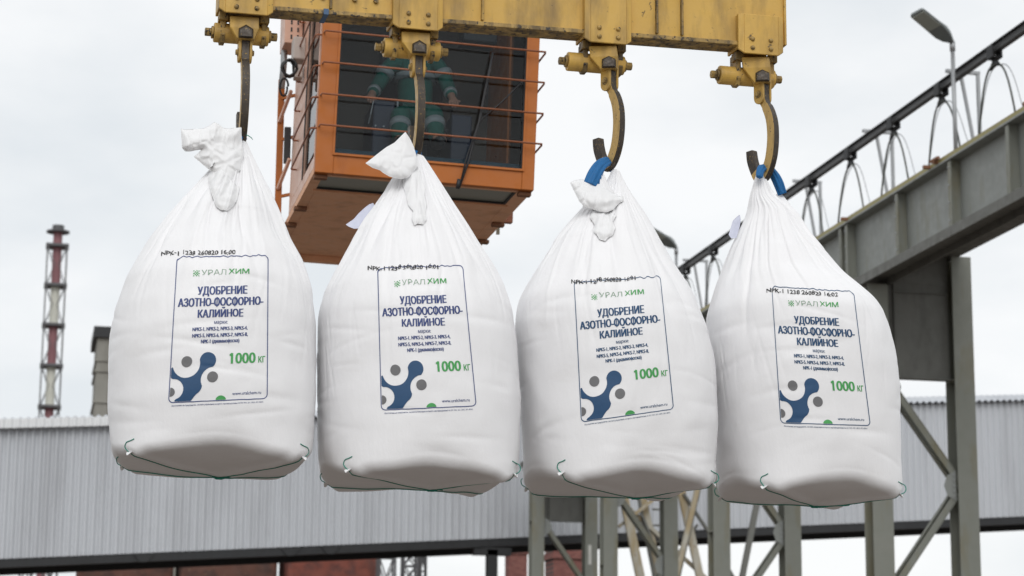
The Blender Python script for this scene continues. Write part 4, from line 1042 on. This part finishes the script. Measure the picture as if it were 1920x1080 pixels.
# ---- bag 3
r3 = BIN[2][0]
pouch([(1069,343),(1075,339),(1087,336),(1100,337),(1112,338),(1123,341),(1133,350),(1140,357),(1150,362),(1158,367),(1168,369),(1170,377),(1162,380),(1156,386),(1150,393),(1138,398),(1125,397),(1110,392),(1096,388),(1086,378),(1077,360)],
      [(330,-.09),(370,-.14),(400,-.20)], .045, 3.4, r3, 'filling_sleeve', M['film'], 1.0)
pouch([(1110,395),(1122,391),(1134,396),(1145,397),(1156,404),(1149,416),(1154,427),(1149,441),(1140,446),(1135,452),(1124,449),(1119,440),(1112,434),(1115,421),(1106,408)], [(385,-.19),(455,-.33)], .028, 6.1, r3, 'sleeve_tail', M['film'], .9, bvh=BIN[2][1])
tube_loft([(334,1102,1124),(350,1096,1132),(375,1090,1150),(400,1085,1165),(430,1085,1165)], [(334,-.08),(430,-.05)], r3, 'gathered_strand', M['bag'], .8, .005, 5)
sling([(1108,348,-.11),(1116,328,-.10),(1126,311,-.075),(1138,302,-.03),(1144,306,.02),(1147,322,.035)], [.034,.032,.029,.025,.018,.014], r3, .6)
# ---- bag 4
r4 = BIN[3][0]
tube_loft([(360,1462,1473),(372,1463,1481),(385,1464,1490),(400,1462,1499),(425,1470,1508),(450,1480,1505),(470,1485,1500)], [(360,.05),(420,.02),(470,.0)], r4, 'gathered_strand', M['bag'], .9, .006, 9)
sling([(1423,332,-.08),(1426,320,-.06),(1432,315,-.02),(1444,318,.02),(1453,330,.03),(1460,345,.035),(1467,364,.04)], [.015,.018,.022,.026,.031,.034,.032], r4, .7)
pouch([(1387,402),(1389,412),(1387,425),(1381,446),(1371,447),(1366,440),(1371,424),(1374,414),(1380,408)], [(400,.0),(450,-.02)], .005, 8.8, r4, 'paper_tag', M['tagp'], .2)

# ================================================================== operator's cab
YC = 14.4
cA, cB = at_y(590, 322, YC), at_y(1001, 357, YC)
CX = (cB-cA).normalized(); CY = V((0,1,0)); CZ = CX.cross(CY).normalized(); CY = CZ.cross(CX).normalized(); CW = (cB-cA).length
print('cab W', CW, 'roll', math.degrees(math.asin(CX.z)))
SLT = .045                                     # the front leans out a little towards its top
class CM(MB):
    def __init__(s, slant=False):
        MB.__init__(s); s.T = Matrix(((CX.x, CY.x, CZ.x, cA.x), (CX.y, CY.y, CZ.y, cA.y), (CX.z, CY.z, CZ.z, cA.z), (0,0,0,1)))
        if slant: s.T = s.T @ Matrix(((1,0,0,0), (0,1,-SLT,0), (0,0,1,0), (0,0,0,1)))
def cl(px, py, y):                              # pixel -> cab coordinates on the plane y = const
    Ti = CM().T.inverted(); o = Ti @ CAM; d = (Ti.to_3x3() @ ray(px, py)); t = (y-o.y)/d.y; q = o+d*t; return q.x, q.z
HC, DC = 2.25, None
_, _ = 0, 0
lo, hi = .5, 4
for _k in range(40):
    md = (lo+hi)/2; p = CM().T @ V((.4, md, 0)); q = p-CAM; y_ = 540-F_PX*q.dot(UP)/q.dot(FW)
    if y_ < 484: lo = md
    else: hi = md
DC = lo; DW = 1.5; print('cab depth', DC)
cab = empty('operator_cab', CM().T @ V((CW/2, DC/2, 0)), 'orange crane operator cab with barred front window behind the second bag', 'crane cab')
def part(mb, name, mt, parent=None, bevel=0, smooth=False): return mb.build(name, M[mt] if isinstance(mt, str) else mt, parent or cab, smooth=smooth, bevel=bevel)
PL, PR, RB_ = .122, .085, .135
mb = CM(True); mb.box((0,0,0), (PL,.06,HC)); mb.box((CW-PR,0,0), (CW,.06,HC)); mb.box((PL+.0005,.002,0), (CW-PR-.0005,.06,RB_)); mb.box((PL+.0005,.002,HC-.12), (CW-PR-.0005,.06,HC)); part(mb, 'front_frame', 'orange', bevel=.004)
mb = CM(True); mb.box((PL,-.012,RB_-.012), (CW-PR,.0,RB_+.004)); mb.box((PL-.012,-.008,RB_-.012), (PL+.004,0,HC-.12)); mb.box((CW-PR-.004,-.008,RB_-.012), (CW-PR+.012,0,HC-.12)); part(mb, 'window_bead', 'orange', bevel=.002)
mb = CM(True); mb.box((PL+.001,.022,RB_+.001), (CW-PR-.001,.030,HC-.121)); fw = part(mb, 'front_window', 'glass')
M['seal'] = plain('window_seal', (.015,.016,.018), .6, 0, .2, 10)
mb = CM(True)
for a, b_ in (((PL,.01,RB_), (CW-PR,.04,RB_+.012)), ((PL,.01,RB_+.012), (PL+.012,.04,HC-.12)), ((CW-PR-.012,.01,RB_+.012), (CW-PR,.04,HC-.12))): mb.box((a[0]+.0006,a[1],a[2]+.0006), (b_[0]-.0006,b_[1],b_[2]))
part(mb, 'window_seal', 'seal')
# floor with the look-down pane
w0, w1, wy0, wy1 = .07, CW-.10, .10, .46
mb = CM(); mb.box((0,.062,0), (w0,DC,.05)); mb.box((w1,.062,0), (CW,DC,.05)); mb.box((w0+.0004,.062,0), (w1-.0004,wy0,.05)); mb.box((w0+.0004,wy1,.0), (w1-.0004,DC,.05)); part(mb, 'floor', 'underside', bevel=.003)
mb = CM(); mb.box((w0+.001,wy0+.001,.012), (w1-.001,wy1-.001,.02)); part(mb, 'floor_window', 'glass_floor')
mb = CM(); mb.box((w0-.02,wy1+.012,-.012), (w1+.02,wy1+.03,-.0005)); part(mb, 'floor_strip', 'underside', bevel=.003); mb = CM(); mb.box((-.005,DC-.09,-.05), (CW+.005,DC-.02,-.0005)); part(mb, 'floor_strip', 'underside', bevel=.003)
mb = CM(); mb.box((w0+.001, wy1-.02, .0), (w1-.001, wy1-.001, .011)); mb.box((w1-.018, wy0+.001, .0), (w1-.001, wy1-.021, .011)); part(mb, 'pane_edge', 'seal')
for x, y in ((CW-.05,.05),(CW-.035,.98),(CW-.03,1.55),(.05,.05),(.03,.98),(.02,1.5)):
    mb = CM(); mb.box((x-.045,y,-.028), (x+.045,y+.06,-.0006)); part(mb, 'floor_bracket', 'rust', bevel=.006)
# side walls: post, window, blank panel (the left one is the one in view)
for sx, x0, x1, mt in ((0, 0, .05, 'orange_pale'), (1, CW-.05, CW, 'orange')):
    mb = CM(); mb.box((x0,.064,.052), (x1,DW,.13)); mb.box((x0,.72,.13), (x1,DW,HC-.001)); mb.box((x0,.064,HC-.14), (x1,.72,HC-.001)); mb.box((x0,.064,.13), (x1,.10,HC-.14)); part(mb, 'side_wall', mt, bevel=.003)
    mb = CM(); mb.box((x0+.014,.1005,.1305), (x0+.022,.7195,HC-.1405)); part(mb, 'side_window', 'glass_side')
    mb = CM(); xs = x0-.006 if sx == 0 else x1; mb.box((xs,.70,.12), (xs+.006,.722,HC-.1)); part(mb, 'window_seal', 'seal')
mb = CM(); mb.box((.052,DW-.05,.052), (CW-.052,DW-.002,HC-.002)); M['interior'] = plain('dark_interior_board', (.10,.08,.065), .75, 0, .3, 2)
part(mb, 'back_wall', 'interior')
mb = CM(); mb.box((-.03,-.14,HC), (CW+.03,DW+.03,HC+.05)); part(mb, 'roof', 'orange', bevel=.004)
# guard rods round three sides
for k, (pya, pyb) in enumerate(((236,267.5),(178,211.5),(119.5,153.5),(61,97.5),(3,39),(-55,-20),(-112,-78))):
    za = cl(600, pya, -.07)[1]; zb = cl(1013, pyb, -.07)[1]; z = (za+zb)/2
    y0 = -.06-SLT*z; xl, xr = -.040, CW+.032
    mb = CM(); mb.tube([(.012,y0+.055,z+.004),(.012,y0,z),(xr,y0,z),(xr+.0,y0+.02,z-.004),(xr-.0,y0+1.15,z-.004),(xr-.09,y0+1.17,z-.004)], .0068, 8)
    r_ = part(mb, 'guard_rod', 'rod', smooth=True)
    mb = CM(); mb.tube([(.0,y0+.10,z+.0),(xl+.012,y0+.10,z),(xl,y0+.12,z-.002),(xl,y0+1.18,z-.01),(xl+.01,y0+1.2,z-.01),(.0,y0+1.2,z-.01)], .0068, 8); part(mb, 'guard_rod', 'rod', smooth=True)
# wipers
def wiper(a, b_, pts, wd=.010):
    mb = CM(True)
    P = [(lambda q: V((q[0], -.03, q[1])))(cl(px, py, -.05)) for px, py in pts]
    mb.tube(P, wd, 6); part(mb, 'wiper', 'black', smooth=True)
wiper(0, 0, [(923,100),(912,160),(900,222),(889,262),(880,300),(862,350)], .008)
wiper(0, 0, [(916,130),(897,230),(874,300),(866,335)], .005)
wiper(0, 0, [(862,335),(859,352)], .014)
wiper(0, 0, [(985,148),(940,192),(905,222),(885,250)], .005)
# fittings on the rear left edge
def cp(px, py, Y): return at_y(px, py, Y)
YR = YC+DW
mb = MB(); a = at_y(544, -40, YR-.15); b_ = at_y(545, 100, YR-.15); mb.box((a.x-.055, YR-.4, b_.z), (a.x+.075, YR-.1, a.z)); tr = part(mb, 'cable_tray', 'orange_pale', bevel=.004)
mb = MB()
for k in range(12):
    for xx in (-.012, .035):
        z = b_.z+.03+k*.055; mb.box((a.x+xx, YR-.404, z), (a.x+xx+.012, YR-.4005, z+.032))
mb.build('tray_slots', M['seal'], tr)
mb = MB(); mb.tube([at_y(538,-40,YR-.2), at_y(534,60,YR-.2), at_y(532,120,YR-.2), at_y(528,165,YR-.2)], .024, 12); part(mb, 'conduit_pipe', 'galv', smooth=True)
mb = MB(); a, b_ = at_y(549, 72, YR-.5), at_y(571, 116, YR-.5); mb.box((a.x, YR-.56, b_.z), (b_.x, YR-.42, a.z)); M['jb'] = plain('dirty_pale_box', (.48,.42,.38), .6, 0, .2, 10); part(mb, 'junction_box', 'jb', bevel=.01)
mb = MB(); a, b_ = at_y(551, 124, YR-.5), at_y(566, 150, YR-.5); mb.box((a.x, YR-.56, b_.z), (b_.x, YR-.46, a.z)); part(mb, 'junction_box', 'jb', bevel=.008)
mb = MB(); c = at_y(542, 128, YR-.55); pts = []
for k in range(46): t = k/45; an = t*math.tau*3.2; pts.append(c+V((math.cos(an)*(.045+.012*math.sin(k)), -.03+.06*t, math.sin(an)*.06)))
mb.tube(pts, .009, 8); part(mb, 'cable_coil', 'black', smooth=True)
mb = MB(); c = at_y(533, 161, YR-.5); mb.tube([c+V((math.cos(t)*.028, .01*t, math.sin(t)*.060)) for t in [k*math.tau/28 for k in range(30)]], .008, 8); part(mb, 'cable_loop', 'black', smooth=True)
mb = MB(); a, b_ = at_y(533, 150, YR+.12), at_y(521, 430, YR+.12); xm = at_y(528, 160, YR+.12).x; mb.bar((xm, YR+.12, a.z), (xm-.0, YR+.12, b_.z-.6), .048, .03, up=(0,1,0)); part(mb, 'ladder_rail', 'orange', bevel=.003)
for py in (185, 262, 368):
    mb = MB(); p = at_y(527, py, YR+.12); mb.bar(p+V((0,0,0)), p+V((.24,-.3,0)), .02, .02); part(mb, 'ladder_rung', 'orange')
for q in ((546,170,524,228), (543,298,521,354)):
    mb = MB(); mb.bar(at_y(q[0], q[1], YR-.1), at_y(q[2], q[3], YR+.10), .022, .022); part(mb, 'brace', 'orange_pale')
mb = MB(); a, b_ = at_y(533, 240, YR-.02), at_y(543, 308, YR-.02); mb.box((a.x, YR-.06, b_.z), (b_.x, YR-.02, a.z)); part(mb, 'vent_grille', 'black', bevel=.004)
# hangers carrying the cab, above the frame
for x in (.1, CW-.1):
    mb = CM(); mb.box((x-.05,.3,HC+.05), (x+.05,.4,HC+2.2)); mb.box((x-.05,DC-.4,HC+.05), (x+.05,DC-.3,HC+2.2)); part(mb, 'hanger_post', 'orange')
# inside: chair, consoles, levers
def cxz(px, py, y): x, z = cl(px, py, y); return x, z
M['cloth_dk'] = plain('dark_seat_cloth', (.02,.022,.028), .8, 0, .2, 10)
chair = empty('operator_chair', CM().T @ V((.7, .95, .06)), 'dark operator chair with consoles inside the cab', 'chair')
x, z = cxz(778, 235, .95)
mb = CM(); mb.box((x-.25,.72,z-.16), (x+.25,1.2,z-.06)); part(mb, 'seat', 'cloth_dk', chair, bevel=.03)
mb = CM(); mb.box((x-.24,1.16,z-.05), (x+.24,1.26,z+.62)); part(mb, 'backrest', 'cloth_dk', chair, bevel=.03)
mb = CM(); mb.box((x-.08,.85,.055), (x+.08,1.05,z-.165)); part(mb, 'pedestal', 'dark', chair)
M['console'] = plain('console_navy', (.018,.022,.045), .5, 0, .2, 6)
xa, za = cxz(700, 188, .62); xb, zb = cxz(738, 262, .62)
mb = CM(); mb.box((xa,.60,.055), (xb,1.05,za)); con = part(mb, 'console', 'console', chair, bevel=.012)
mb = CM(); 
for xx in (xa+.02, (xa+xb)/2, xb-.02): mb.tube([(xx,.598,za-.19), (xx,.592,za-.19)], .006, 8)
mb.build('button', M['galv'], con)
mb = CM(); mb.tube([(xb+.012,.59,za), (xb+.014,.58,za-.1), (xb+.008,.59,za-.24)], .007, 8); part(mb, 'console_cord', 'galv', chair)
xa2, za2 = cxz(846, 215, .62); mb = CM(); mb.box((xa2,.60,.055), (xa2+.15,1.05,za2)); part(mb, 'console', 'console', chair, bevel=.012)
mb = CM(); mb.tube([(xa2+.03,.72,za2-.01), (xa2+.012,.70,za2+.07), (xa2+.005,.69,za2+.10)], [.010,.012,.02], 10); part(mb, 'control_lever', 'black', chair, smooth=True)
mb = CM(); mb.tube([cl(700,190,.6)[0:1]+(.6,)+cl(700,190,.6)[1:2], cl(694,215,.6)[0:1]+(.58,)+cl(694,215,.6)[1:2], cl(691,232,.6)[0:1]+(.6,)+cl(691,232,.6)[1:2]], .004, 6)
part(mb, 'console_cord', 'galv', chair)
mb = CM(); x0, z0 = cxz(641, 42, 1.5); mb.box((x0-.1,1.45,z0-.06), (x0+.13,1.75,z0+.3)); M['pale_in'] = plain('pale_heater_case', (.30,.29,.22), .6, 0, .1, 6); part(mb, 'heater_box', 'pale_in', cab, bevel=.04)
mb = CM(); 
for px in (941,): x0, z0 = cxz(px, 200, 1.6); mb.box((x0-.012,1.58,.055), (x0+.012,1.60,HC-.01)); part(mb, 'inner_post', 'pale_in', cab)
x0, z0 = cxz(950, 200, 1.2); mb = CM(); mb.box((x0,1.18,.055), (x0+.07,1.24,HC-.01)); part(mb, 'inner_post', 'rod', cab)
mb = CM(); x0, z0 = cxz(900, 70, .8); mb.box((x0-.13,.75,z0-.05), (x0+.12,.95,z0+.10)); part(mb, 'radio_box', 'black', cab, bevel=.01)
mb = CM(); mb.box((.052,.08,.0505), (CW-.052,.30,.20)); M['teal'] = plain('blue_floor_mat', (.012,.05,.075), .6, 0, .3, 8); part(mb, 'foot_board', 'teal', cab, bevel=.02)

# ================================================================== the operator
def W3(px, py, y): x, z = cl(px, py, y); return CM().T @ V((x, y, z))
def skin(name, joints, edges, mat, parent, sub=2, origin=None):
    o0 = V(parent['_o']) if parent is not None else V(origin)
    me = bpy.data.meshes.new(name); me.from_pydata([tuple(V(j[0])-o0) for j in joints], edges, []); me.materials.append(mat)
    o = bpy.data.objects.new(name, me); col.objects.link(o)
    if parent is not None: o.parent = parent
    else: o.location = o0
    o['_o'] = tuple(o0)
    md = o.modifiers.new('skin', 'SKIN'); 
    for k, j in enumerate(joints):
        r = j[1]; me.skin_vertices[0].data[k].radius = (r, r) if not isinstance(r, tuple) else r
    me.skin_vertices[0].data[0].use_root = True
    md.use_smooth_shade = True
    sb = o.modifiers.new('sub', 'SUBSURF'); sb.levels = sb.render_levels = sub
    return o
M['skin'] = plain('skin', (.42,.22,.15), .55, 0, .08, 20); M['jacket'] = plain('green_work_cloth', (.014,.115,.085), .85, 0, .45, 9, .9)
M['band'] = plain('reflective_band', (.30,.32,.32), .5, 0, .1, 20); M['boot'] = plain('black_boot', (.02,.02,.02), .5, 0, .2, 10); M['hair'] = plain('dark_hair', (.03,.022,.016), .7, 0, .3, 40)
pel = W3(778, 232, .98); che = W3(778, 150, 1.0); nk = W3(778, 104, 1.0); hd = W3(778, 72, .97)
sL, sR = W3(733, 118, .98), W3(823, 120, .98); eL, eR = W3(706, 165, .93), W3(842, 168, .90)
hL, hR = W3(697, 183, .66), W3(850, 190, .68); wL, wR = W3(696, 179, .74), W3(848, 184, .76)
kL, kR = W3(752, 215, .52), W3(812, 212, .50); fL, fR = W3(748, 268, .36), W3(820, 268, .34)
hipL, hipR = W3(757, 236, .95), W3(799, 236, .95); waist = W3(778, 195, 1.0)
person = empty('person', pel, 'seated person in green work clothes with grey reflective bands, behind the cab window', 'person')
J = [(pel,.12),(waist,.11),(che,.13),(nk+(che-nk)*.3,.08),(nk,.055),(hd+V((0,.01,-.06)),.06),(hd,(.085,.095)),(hd+V((0,0,.075)),.06),
     (sL,.058),(eL,.042),(wL,.028),(hL,.030),(sR,.058),(eR,.042),(wR,.028),(hR,.030),
     (hipL,.09),(kL,.06),(fL,.042),(hipR,.09),(kR,.06),(fR,.042),(fL+V((0,-.16,-.02)),.036),(fR+V((.01,-.16,-.02)),.036)]
Ed = [(0,1),(1,2),(2,3),(3,4),(4,5),(5,6),(6,7),(3,8),(8,9),(9,10),(10,11),(3,12),(12,13),(13,14),(14,15),(0,16),(16,17),(17,18),(0,19),(19,20),(20,21),(18,22),(21,23)]
# five fingers on each hand, curled over the console edge and the lever
nb = len(J)
for h_i, w_, h_, sgn in ((11, wL, hL, 1), (15, wR, hR, -1)):
    fwd = (h_-w_).normalized(); side = fwd.cross(V((0,0,1))).normalized()
    for k in range(4):
        b0 = h_+side*(.010*(k*2-3)*.9)+fwd*.01; ln = (.030,.036,.034,.026)[k]
        a1, a2 = b0+fwd*ln, b0+fwd*(ln*1.2)+V((0,0,-ln))
        J += [(b0+fwd*.012,.009),(a1,.0085),(a2,.0075)]; n0 = len(J)-3; Ed += [(h_i,n0),(n0,n0+1),(n0+1,n0+2)]
    tb = h_+side*sgn*.03-fwd*.02; J += [(tb,.011),(tb+side*sgn*.018+fwd*.03,.0095)]; n0 = len(J)-2; Ed += [(h_i,n0),(n0,n0+1)]
body = skin('body', J, Ed, M['skin'], person, 2)
skin('jacket', [(waist+V((0,-.03,-.11)),.140),(waist,.135),(che,.145),(nk+(che-nk)*.35,.10),(nk+(che-nk)*.08,.075),(sL,.068),(eL,.054),(wL+(eL-wL)*.15,.042),(sR,.068),(eR,.054),(wR+(eR-wR)*.15,.042)],
     [(0,1),(1,2),(2,3),(3,4),(3,5),(5,6),(6,7),(3,8),(8,9),(9,10)], M['jacket'], person)
skin('trousers', [(pel,.15),(hipL,.112),(kL,.078),(fL+(kL-fL)*.05,.060),(hipR,.112),(kR,.078),(fR+(kR-fR)*.05,.060)], [(0,1),(1,2),(2,3),(0,4),(4,5),(5,6)], M['jacket'], person)
for f_ in (fL, fR): skin('boot', [(f_+V((0,.03,.05)),.055),(f_+V((0,.01,-.01)),.05),(f_+V((0,-.10,-.02)),.048),(f_+V((0,-.18,-.025)),.036)], [(0,1),(1,2),(2,3)], M['boot'], person)
def band(p, q, r0, r1, nm='reflective_band'):
    mb = MB(); mb.tube([p, p+(q-p)*.5, q], [r0, (r0+r1)/2, r1], 24); mb.build(nm, M['band'], person, smooth=True)
band(eL+(sL-eL)*.45, eL+(sL-eL)*.66, .066, .070); band(eR+(sR-eR)*.45, eR+(sR-eR)*.64, .066, .070)
band(wL+(eL-wL)*.40, wL+(eL-wL)*.62, .047, .050); band(wR+(eR-wR)*.40, wR+(eR-wR)*.60, .047, .050)
band(fR+(kR-fR)*.50, fR+(kR-fR)*.68, .072, .076); band(fL+(kL-fL)*.50, fL+(kL-fL)*.68, .072, .076)
mb = MB(); mb.tube([che+V((0,0,-.02)), che+V((0,0,.03))], .150, 28); mb.build('reflective_band', M['band'], person, smooth=True)
mb = MB(); rs_ = []
for k in range(7):
    a = k/6*1.35; rs_.append((hd+V((0,.012,.0+.118*math.sin(a))), .100*math.cos(a)+.004))
mb.tube([r[0] for r in rs_], [r[1] for r in rs_], 24); mb.build('hair', M['hair'], person, smooth=True)
mb = MB(); nb_ = hd+V((0,-.098,-.012)); mb.tube([nb_+V((0,.02,.03)), nb_+V((0,-.012,-.012)), nb_+V((0,.012,-.02))], [.008,.014,.010], 8); mb.build('nose', M['skin'], person, smooth=True)
for s in (-1, 1):
    mb = MB(); q = hd+V((s*.032,-.088,.012)); mb.tube([q+V((-.012,0,0)), q+V((0,-.004,0)), q+V((.012,0,0))], [.003,.008,.003], 8); mb.build('eye', M['hair'], person, smooth=True)
    mb = MB(); q = hd+V((s*.092,0,-.01)); mb.tube([q+V((0,0,-.03)), q+V((s*.01,0,0)), q+V((s*.008,.01,.03))], [.008,.014,.010], 8); mb.build('ear', M['skin'], person, smooth=True)
mb = MB(); q = hd+V((0,-.080,-.055)); mb.tube([q+V((-.022,.004,0)), q+V((0,-.004,0)), q+V((.022,.004,0))], [.003,.006,.003], 8); M['lip'] = plain('lips', (.30,.11,.09), .5, 0, .1, 20); mb.build('mouth', M['lip'], person, smooth=True)
for o in list(bpy.data.objects):
    if '_o' in o: del o['_o']
